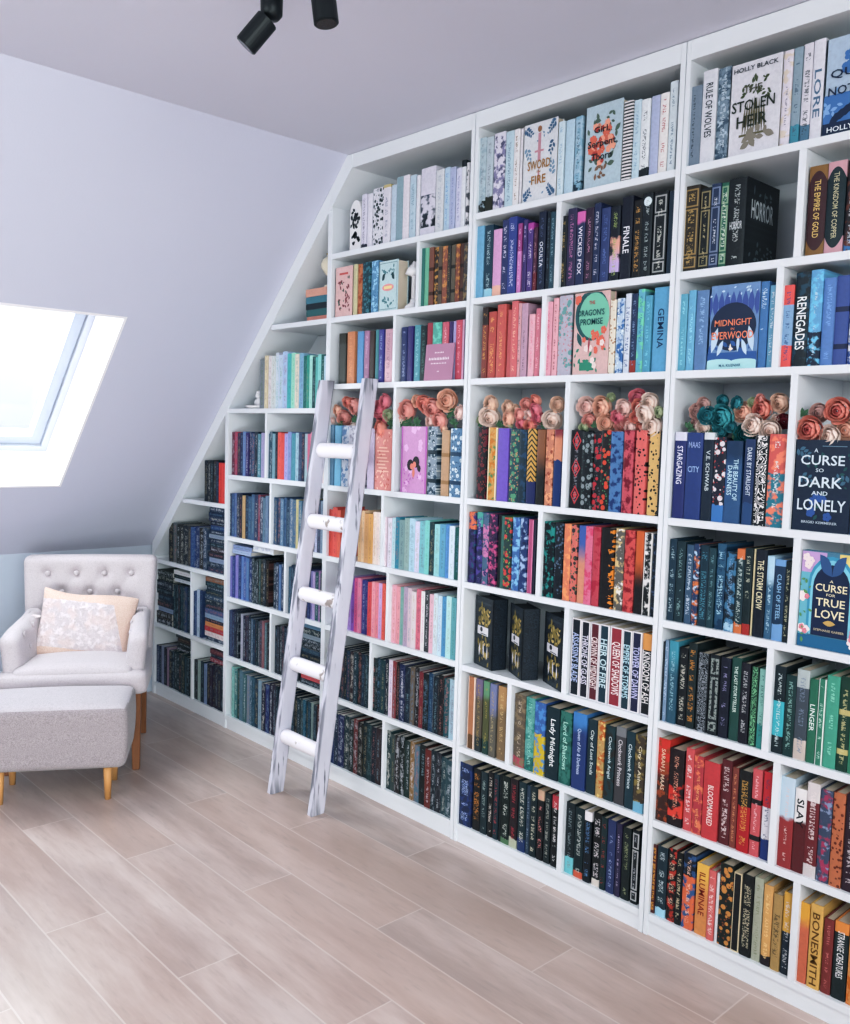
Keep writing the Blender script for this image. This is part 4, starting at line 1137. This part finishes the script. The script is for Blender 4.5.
def rose_mesh(seed):
    R=random.Random(seed); bm=bmesh.new(); N=6
    # overlapping curved petals on growing shells; bloom axis along -x (towards the room); radius about 1
    for L,(n,r0,th,fl_) in enumerate(((3,.26,.30,.02),(4,.40,.48,.05),(5,.56,.72,.10),(6,.72,1.0,.16),(6,.86,1.32,.20))):
        for k in range(n):
            a0=2*math.pi*k/n+L*.55+R.uniform(-.12,.12); wa=math.pi/n*1.5; G=[]
            for i in range(N+1):
                s_=i/N; row=[]
                for j in range(N+1):
                    q=j/N*2-1
                    edge=th*(1+.22*q*q+R.uniform(-.03,.03)); pol=2.5+(edge-2.5)*s_
                    az=a0+q*wa*(.55+.45*math.sin(math.pi*min(1,s_*.75+.12)))
                    rr=r0*(1+.05*k/n)*(1+fl_*s_**3*(1.2-.5*q*q))+.025*q
                    row.append(bm.verts.new((-rr*math.cos(pol)*.92+.1-.1*(4-L)*.35,rr*math.sin(pol)*math.cos(az),rr*math.sin(pol)*math.sin(az))))
                G.append(row)
            for i in range(N):
                for j in range(N): bm.faces.new((G[i][j],G[i][j+1],G[i+1][j+1],G[i+1][j]))
    me=D.meshes.new('rose'); bm.normal_update(); bm.to_mesh(me); bm.free()
    for p in me.polygons: p.use_smooth=True
    me.materials.append(petal_mat('cream')); return me
ROSES=[rose_mesh(i) for i in range(3)]
def leaf_mesh():
    bm=bmesh.new()
    for a in (-.9,-.2,.5,1.3,2.4):
        L=1.1; G=[]
        for i in range(6):
            s=i/5; w=.28*math.sin(math.pi*min(1,s*.95+.05)); row=[]
            for q in (-1,0,1):
                x=-.12*s*(1-s)*3-.05*abs(q); y=s*L; zz=q*w
                row.append(bm.verts.new((x+.1*a*.2,y*math.cos(a+1.57)-zz*math.sin(a+1.57),y*math.sin(a+1.57)+zz*math.cos(a+1.57))))
            G.append(row)
        for i in range(5):
            for j in range(2): bm.faces.new((G[i][j],G[i][j+1],G[i+1][j+1],G[i+1][j]))
    me=D.meshes.new('leaves'); bm.normal_update(); bm.to_mesh(me); bm.free(); me.materials.append(M_LEAF); return me
LEAFM=leaf_mesh()
FLL={'C4a':'peach artificial roses between the two ladder rails','C4b':'coral pink artificial roses just right of the near ladder rail','C4c':'pink and peach artificial roses above the lilac pink book',
'D4a':'round cream artificial peony with tan one above, far left of its cell','D4b':'small tan and peach artificial buds above the purple book','D4c':'dense pink artificial rose cluster above the gold zigzag book','D4d':'cream artificial peony pair above the orange arched spine',
'D4e':'peach artificial peonies above the black diamond-patterned book','D4f':'rose pink artificial cluster above the blue and crimson books','D4g':'large cream artificial peonies above the spotted tan book',
'E4a':'dusty pink artificial roses at left above the indigo books','E4b':'teal artificial roses above the dark blue books','E4c':'coral and cream artificial roses right of the teal ones','E4d':'coral artificial roses above the navy face-out book'}
cur=None; grp=None
for ln in FLOW.strip().split('\n'):
    if ln[0]=='@': cur=ln.split()[1]; grp=None; continue
    a=ln.split(); y,z,r=int(a[0])/1e3,int(a[1])/1e3,int(a[2])/1e3
    if grp is None:
        zb=1.291
        grp=thing('flower_bunch',FLL[cur],'flowers',(.05,y,z),0,'artificial flowers on top of the books'); org=Vector((.05,y,z)); cx=0
    if a[3]=='leaf':
        o=D.objects.new('leaves',LEAFM); s=r*1.7; xo=.03
        o.rotation_euler=(rnd.uniform(-1.2,1.2),rnd.uniform(-.2,.2),0)
    else:
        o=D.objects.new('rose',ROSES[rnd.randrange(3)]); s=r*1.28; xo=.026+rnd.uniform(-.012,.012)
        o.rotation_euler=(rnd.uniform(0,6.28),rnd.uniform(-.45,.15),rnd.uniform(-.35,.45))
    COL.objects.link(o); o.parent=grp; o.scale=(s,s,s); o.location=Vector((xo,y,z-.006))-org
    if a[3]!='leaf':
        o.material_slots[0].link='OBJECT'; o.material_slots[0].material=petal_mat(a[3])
# ------------------------------------------------------------------ ladder
def paint_mat():
    t=NT('worn_white_paint_wood',.6,.3); tc=t.node('ShaderNodeTexCoord'); x,y,z=t.sep(tc.outputs['Object'])
    sv=t.comb(x,y,t.math('MULTIPLY',z,.09)); n=t.noise(sv,42,4,.6); n2=t.noise(tc.outputs['Object'],6,3)
    chip=t.math('MULTIPLY',t.step(n,.605,.645),t.step(n2,.45,.56))
    c=t.mix(t.noise(tc.outputs['Object'],5,3),lin('C4C3D0'),lin('DCDAE5')); c=t.mix(t.math('MULTIPLY',chip,.85),c,'62606C')
    ge=t.node('ShaderNodeNewGeometry'); c=t.mix(t.math('MULTIPLY',t.math('MULTIPLY',t.step(ge.outputs['Pointiness'],.525,.61),t.step(t.noise(sv,30,3),.43,.56)),.75),c,'4A4A56')
    t.color(c); t.bump(t.math('SUBTRACT',t.noise(sv,30,3),chip),.25,.002); return t.m
M_LAD=paint_mat()
lad=thing('ladder','worn white-painted wooden ladder with five rungs leaning on the bookcase','ladder',(-.25,2.98,0))
def lx(z): return -.258+.2265*z/1.733
for y in (3.118,2.830):
    bm=bmesh.new(); vs=[]
    N=24; rows=[]
    for i in range(N+1):
        z=1.733*i/N; j=rnd.uniform(-.0012,.0012); tw=.0145+rnd.uniform(-.0008,.0008); dd=.031
        off=[(-dd,-tw),(-dd+.006,-tw-.0015),(dd-.006,-tw-.0015),(dd,-tw),(dd,tw),(-dd,tw)]
        rows.append([bm.verts.new((lx(z)+.25+a+j,y-2.98+b,z)) for a,b in off])
    k=6
    for A,B in zip(rows,rows[1:]):
        for i in range(k): bm.faces.new((A[i],A[(i+1)%k],B[(i+1)%k],B[i]))
    bm.faces.new(rows[0][::-1]); bm.faces.new(rows[-1]); bmesh.ops.recalc_face_normals(bm,faces=bm.faces[:])
    obj('rail',bm,M_LAD,lad)
M_RUNG=NT('rung_white_paint',.55,.3); tc=M_RUNG.node('ShaderNodeTexCoord'); nn=M_RUNG.noise(tc.outputs['Object'],14,4)
M_RUNG.color(M_RUNG.mix(M_RUNG.step(nn,.62,.68),lin('F2EFF5'),lin('A89C98'))); M_RUNG=M_RUNG.m
for z in (.240,.545,.838,1.143,1.440):
    bm=bmesh.new(); n=20; prof=[]
    L0,L1=2.846-2.98,3.1025-2.98
    for yy,k in ((L0,1),(L0+.02,1),(L1-.02,1.04),(L1-.004,1.0),(L1,.9)):
        prof.append([bm.verts.new((lx(z)+.25+  .025*k*math.cos(2*math.pi*i/n),yy,z+.0305*k*math.sin(2*math.pi*i/n))) for i in range(n)])
    for A,B in zip(prof,prof[1:]):
        for i in range(n): bm.faces.new((A[i],B[i],B[(i+1)%n],A[(i+1)%n]))
    bm.faces.new(prof[0]); bm.faces.new(prof[-1][::-1]); bmesh.ops.recalc_face_normals(bm,faces=bm.faces[:])
    obj('rung',bm,M_RUNG,lad,True)
# ------------------------------------------------------------------ armchair, ottoman, cushion
def fabric(name,c1,c2,c3,sc=420,bs=.25):
    t=NT(name,.9,.1); tc=t.node('ShaderNodeTexCoord'); o=tc.outputs['Object']
    n=t.noise(o,sc,2); c=t.mix(t.step(n,.35,.65),lin(c1),lin(c2)); c=t.mix(t.math('MULTIPLY',t.step(t.noise(o,sc*.35,2),.52,.7),.35),c,lin(c3))
    t.color(c); t.bump(n,bs,.0015); t.b.inputs['Sheen Weight'].default_value=.25; return t.m
M_FAB=fabric('pale_linen_upholstery','C0B8BC','CCC4C8','B0A7AC')
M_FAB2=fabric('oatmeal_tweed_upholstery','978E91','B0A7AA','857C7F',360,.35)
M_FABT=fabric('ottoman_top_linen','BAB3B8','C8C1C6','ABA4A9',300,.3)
def wood(name,a,b):
    t=NT(name,.45,.4); tc=t.node('ShaderNodeTexCoord'); x,y,z=t.sep(tc.outputs['Object'])
    t.color(t.mix(t.noise(t.comb(x,y,t.math('MULTIPLY',z,.12)),60,4),lin(a),lin(b))); return t.m
M_LEG=wood('chestnut_leg','7A4C30','9C6844'); M_LEG2=wood('beech_leg','C08A54','DAA870')
CR=math.radians(-30.7); CH=(-.685,4.086,0)
ch=thing('armchair','pale linen button-tufted armchair with wooden legs in the corner by the bookcase','armchair',CH,CR)
def gauss(d,s): return math.exp(-(d/s)**2)
btn=[(-.195+.127*i,.795) for i in range(4)]+[(-.1315+.127*i,.705) for i in range(3)]+[(-.195+.127*i,.615) for i in range(4)]
def back_y(x,z): return .225+.06*(z-.4)/.45
def fback(co):
    x,y,z=co; z+=.605
    if y<0:
        d=0
        for bx,bz in btn:
            r=math.hypot(x-bx,z-bz); d+=.020*gauss(r,.022)+.006*gauss(r,.06)
        # soft diagonal folds between buttons
        for bx,bz in btn:
            for ex,ez in btn:
                if 0<ez-bz<.12 and abs(ex-bx)<.08:
                    vx,vz=ex-bx,ez-bz; L=math.hypot(vx,vz); tt=((x-bx)*vx+(z-bz)*vz)/L/L
                    if 0<tt<1: d+=.0045*gauss(abs((x-bx)*vz-(z-bz)*vx)/L,.010)
        y+=d*min(1,-y/.03)
    k=(z-.33)/.52
    x*=.96+.07*k
    y+=back_y(0,z)+.045-.03*(x/.3)**2*.6
    return Vector((x,y,z))
obj('backrest',rbox(.60,.10,.55,.03,44,fback),M_FAB,ch,True)
for bx,bz in btn:
    bm=bmesh.new(); blob(bm,(0,0,0),.0135,(1,.55,1)); k=(bz-.33)/.52
    obj('button',bm,M_FAB,ch,True,loc=(bx*(.96+.07*k),back_y(0,bz)+.002-.03*(bx/.3)**2*.6+.008,bz))
def fseat(co):
    x,y,z=co
    if z>0: z+=.030*(1-min(1,abs(x)/.27)**2.4)*(1-min(1,abs(y)/.28)**4)
    return Vector((x,y-.03,z+.415-.05*(y+.1)))
obj('seat',rbox(.50,.50,.075,.03,24,fseat),M_FAB,ch,True)
obj('seat_base',rbox(.625,.545,.105,.03,16,lambda c:Vector((c.x*(1-.06*max(0,c.y/.27)),c.y-.03,c.z+.391))),M_FAB,ch,True)
for s in (-1,1):
    ab=[(-.12,.56),(.02,.575),(.13,.585),(-.05,.49),(.08,.5)]
    def farm(co,s=s):
        x,y,z=co; inner=(x*s<0); k=(z+.11)/.22
        if inner:
            for by,bz in ab: 
                r=math.hypot(y-by,z+.487-bz); x+=s*(.010*gauss(r,.02)+.003*gauss(r,.05))
        x+=s*(.232+.018*max(0,k)**1.6++.14*max(0,.1-y)*.5); 
        z+=.512+.02*max(0,(y+.05)/.25)*max(0,k)-.035*max(0,k)*gauss(y+.28,.12)
        return Vector((x,y-.0,z))
    obj('armrest',rbox(.085,.47,.22,.038,26,farm),M_FAB,ch,True)
    for by,bz in ab:
        bm=bmesh.new(); blob(bm,(0,0,0),.012,(.55,1,1)); k=(bz-.34)/.27
        obj('button',bm,M_FAB,ch,True,loc=(s*(.232+.018*k**1.6+.07*max(0,.1-by)-.036),by+.0,bz+.025))
def leg(name,root,mat,x,y,zt,r0,r1,dx=0,dy=0,sq=True,n=4):
    bm=bmesh.new(); n=4 if sq else 16; R=[]
    for zz,r,ox,oy in ((0,r1,dx,dy),(zt,r0,0,0)):
        R.append([bm.verts.new((x+ox+r*math.cos(2*math.pi*(i+.5)/n)*(1.414 if sq else 1),y+oy+r*math.sin(2*math.pi*(i+.5)/n)*(1.414 if sq else 1),zz)) for i in range(n)])
    for i in range(n): bm.faces.new((R[0][i],R[0][(i+1)%n],R[1][(i+1)%n],R[1][i]))
    bm.faces.new(R[0][::-1]); bm.faces.new(R[1])
    if sq: bmesh.ops.bevel(bm,geom=bm.edges[:],offset=.003,segments=1,affect='EDGES')
    obj(name,bm,mat,root,not sq)
for s in (-1,1):
    leg('leg',ch,M_LEG,s*.265,-.265,.345,.022,.016,0,0)
    leg('leg',ch,M_LEG,s*.25,.20,.345,.02,.015,0,.035)
OT=(-.951,3.674,0); ORZ=math.radians(-31)
ot=thing('ottoman','oatmeal tweed ottoman with pale round legs in front of the armchair','ottoman',OT,ORZ)
def fott(co):
    x,y,z=co; k=(z+.13)/.26
    x*=1.0+.03*math.sin(math.pi*max(0,min(1,k)))-.03*(1-k); y*=1.0-.05*(1-k)
    if z>.08: z+=.028*(1-(x/.29)**2)*(1-(y/.16)**2)
    return Vector((x,y+.012,z+.268))
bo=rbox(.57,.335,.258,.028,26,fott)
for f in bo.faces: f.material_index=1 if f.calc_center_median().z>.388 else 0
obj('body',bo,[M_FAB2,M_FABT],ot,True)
for sx in (-1,1):
    for sy in (-1,1): leg('leg',ot,M_LEG2,sx*.205,sy*.105+.005,.15,.019,.012,0,0,False)
# cushion
def cush_mat():
    t=NT('embroidered_cushion_cover',.9,.1); tc=t.node('ShaderNodeTexCoord'); x,y,z=t.sep(tc.outputs['Object'])
    o=tc.outputs['Object']; wv=t.noise(o,260,2); c=t.mix(t.step(wv,.3,.7),'D6BAAC','E2CCC2')
    edge=t.math('MULTIPLY',t.math('SUBTRACT',t.noise(o,30,2),.5),.012)
    mid=t.math('MULTIPLY',t.math('LESS_THAN',t.math('ABSOLUTE',t.math('ADD',z,edge)),.112),t.math('LESS_THAN',t.math('ADD',x,t.math('MULTIPLY',z,.35)),.15))
    em=t.step(t.noise(o,44,4,.65),.42,.62); pt=t.step(t.noise(o,13,2),.45,.62)
    c2=t.mix(em,'CFC4C8','E6DDE0'); c2=t.mix(t.math('MULTIPLY',pt,.4),c2,'E2CAC4')
    c=t.mix(mid,c,c2); t.color(c); t.bump(t.math('ADD',t.math('MULTIPLY',em,t.math('MULTIPLY',mid,1.6)),wv),.6,.005); return t.m
def fc(co):
    x,y,z=co; u_,v_=x/.205,z/.155
    e=max(0,1-abs(u_)**3.2)*max(0,1-abs(v_)**3.2)
    y=math.copysign(.012+.055*e**.6,y) if abs(y)>1e-6 else 0
    pin=1-.07*(abs(v_)**2)*(1-abs(u_))**1-.0
    w=1-.06*(1-abs(v_)**2)*0
    y+=.006*math.sin(x*38+z*21)*e
    return Vector((x*(1+.05*abs(v_)**2),y,z*(1+.08*abs(u_)**2)+.008*math.sin(x*16)))
cu=thing('cushion','peach and white embroidered cushion leaning on the armchair back','cushion',(0,0,0))
cu.matrix_world=Matrix.Translation(CH)@Matrix.Rotation(CR,4,'Z')@Matrix.Translation((.005,.085,.566))@Matrix.Rotation(math.radians(8),4,'Y')@Matrix.Rotation(math.radians(-20),4,'X')
obj('cover',rbox(.41,.02,.31,.008,26,fc),cush_mat(),cu,True)
bm=bmesh.new(); R=random.Random(3)
for i in range(60):
    x=-.2+.4*i/59
    for zz,s in ((-.157,-1),):
        x2=x+R.uniform(-.004,.004); b=zz*(1+.08*(x/.2)**2)+.008*math.sin(x*16)
        tube(bm,(x,0,b+.006),(x2,R.uniform(-.004,.004),b-.010),.0022,.0014,5)
obj('fringe',bm,plain('cushion_fringe','E8CBB8',.9),cu)
bm=bmesh.new()
for i in range(9): tube(bm,(-.205,0,.03),(-.235+R.uniform(-.012,.006),R.uniform(-.02,.0),.02+R.uniform(-.016,.016)),.003,.002,5)
obj('tassel',bm,plain('cushion_tassel','EDE4E6',.9),cu)
# ------------------------------------------------------------------ ceiling spotlights
M_BLK=plain('matt_black_metal','17191D',.45,.4)
lm=thing('ceiling_spotlight','black ceiling spotlight bar with tilted cylinder heads','ceiling light',(-1.06,1.87,ZC))
C0=Vector((-1.06,1.87,ZC))
def loc(p): return Vector(p)-C0
bm=bmesh.new(); lathe(bm,[(0,-.028),(.06,-.028),(.065,-.022),(.065,0)],28); obj('ceiling_plate',bm,M_BLK,lm,True)
def spot(joint,a,b,r):
    bm=bmesh.new(); tube(bm,loc(joint)+Vector((0,0,.145)),loc(joint)+Vector((0,0,.02)),.008,.008,10); obj('stem',bm,M_BLK,lm,True)
    bm=bmesh.new(); lathe(bm,[(.0,-.018),(.018,-.016),(.026,-.006),(.027,.03),(.012,.036)],20); o=obj('swivel_joint',bm,M_BLK,lm,True,loc=loc(joint))
    bm=bmesh.new(); tube(bm,loc(a),loc(b),r,r,28)
    bmesh.ops.bevel(bm,geom=[e for e in bm.edges if len(e.link_faces)==2 and any(len(f.verts)>4 for f in e.link_faces)],offset=.002,segments=2,affect='EDGES')
    h=obj('spot_head',bm,M_BLK,lm)
    d=(Vector(b)-Vector(a)).normalized(); bm=bmesh.new(); tube(bm,loc(b)-d*.004,loc(b)+d*.0006,r*.8,r*.8,24); obj('lens',bm,plain('spot_lens','3A3430',.2),h)
spot((-1.093,1.935,2.515),(-1.1105,1.9245,2.490),(-1.148,1.962,2.428),.0275)
spot((-1.02,1.840,2.60),(-1.018,1.839,2.585),(-1.010,1.826,2.482),.030)
# ------------------------------------------------------------------ light
w=D.worlds.new('daylight_sky'); SC.world=w; w.use_nodes=True; nt=w.node_tree; bg=nt.nodes['Background']
tc=nt.nodes.new('ShaderNodeTexCoord'); sx=nt.nodes.new('ShaderNodeSeparateXYZ'); nt.links.new(tc.outputs['Generated'],sx.inputs[0])
rp=nt.nodes.new('ShaderNodeValToRGB'); rp.color_ramp.elements[0].position=.45; rp.color_ramp.elements[0].color=(.62,.63,.68,1)
rp.color_ramp.elements[1].position=.72; rp.color_ramp.elements[1].color=(3.4,3.4,3.5,1)
ma=nt.nodes.new('ShaderNodeMath'); ma.operation='MULTIPLY_ADD'; ma.inputs[1].default_value=.5; ma.inputs[2].default_value=.5
nt.links.new(sx.outputs[2],ma.inputs[0]); nt.links.new(ma.outputs[0],rp.inputs[0]); nt.links.new(rp.outputs[0],bg.inputs[0]); bg.inputs[1].default_value=0.6
def area(name,loc_,target,sx_,sy_,power,col=(1,1,1)):
    l=D.lights.new(name,'AREA'); l.shape='RECTANGLE'; l.size=sx_; l.size_y=sy_; l.energy=power; l.color=col
    o=D.objects.new(name,l); COL.objects.link(o); o.location=loc_; o.rotation_euler=(Vector(target)-Vector(loc_)).to_track_quat('-Z','Y').to_euler(); return o
sky_c=sp((HX0+HX1)/2,(HY0+HY1)/2,.40)
area('skylight_daylight',sky_c,sp((HX0+HX1)/2,(HY0+HY1)/2,0),.8,1.0,16,(.97,.98,1))
area('window_daylight_behind',(-2.3,-1.5,2.5),(-.7,2.6,.4),1.6,1.6,75,(.98,.985,1))
area('side_skylight_daylight',(-3.4,1.9,2.42),(-.5,2.7,.4),1.3,1.3,26,(.98,.985,1))
ul=area('low_slope_fill',(-2.75,.35,.55),(-1.0,4.5,1.2),1.6,1.0,14,(.95,.97,1)); ul.data.spread=math.radians(100)  # added fill to brighten the lower slope
# ------------------------------------------------------------------ camera
cam=D.cameras.new('camera'); co=D.objects.new('camera',cam); COL.objects.link(co); SC.camera=co
yaw,pit,rol=math.radians(42.9357215),math.radians(4.79326597),math.radians(1.61205965)
fw=Vector((math.sin(yaw)*math.cos(pit),math.cos(yaw)*math.cos(pit),-math.sin(pit))); r_=Vector((math.cos(yaw),-math.sin(yaw),0)); u_=r_.cross(fw)
r2=r_*math.cos(rol)+u_*math.sin(rol); u2=-r_*math.sin(rol)+u_*math.cos(rol)
M3=Matrix((r2,u2,-fw)).transposed(); co.matrix_world=Matrix.Translation((-2.34370725,0,1.51112962))@M3.to_4x4()
cam.sensor_fit='VERTICAL'; cam.sensor_height=24; cam.lens=905.4210056*24/1024; cam.clip_start=.05
flush_letters()
vs_=SC.view_settings; vs_.view_transform='Standard'; vs_.look='None'; vs_.exposure=0.54; vs_.gamma=1.0
vs_.use_curve_mapping=True; cm_=vs_.curve_mapping; cm_.use_clip=False; cm_.extend='EXTRAPOLATED'
for ch,pts in enumerate([[(.04,.021),(.1,.065),(.25,.21),(.5,.475),(.8,.715),(1,.83)],[(.04,.026),(.1,.078),(.25,.232),(.5,.505),(.8,.735),(1,.845)],[(.04,.026),(.1,.076),(.25,.225),(.5,.49),(.8,.73),(1,.84)]]):
    for x,y in pts[:-1]: cm_.curves[ch].points.new(x,y)
    e_=max(cm_.curves[ch].points,key=lambda q:q.location[0]); e_.location=pts[-1]
cm_.update()
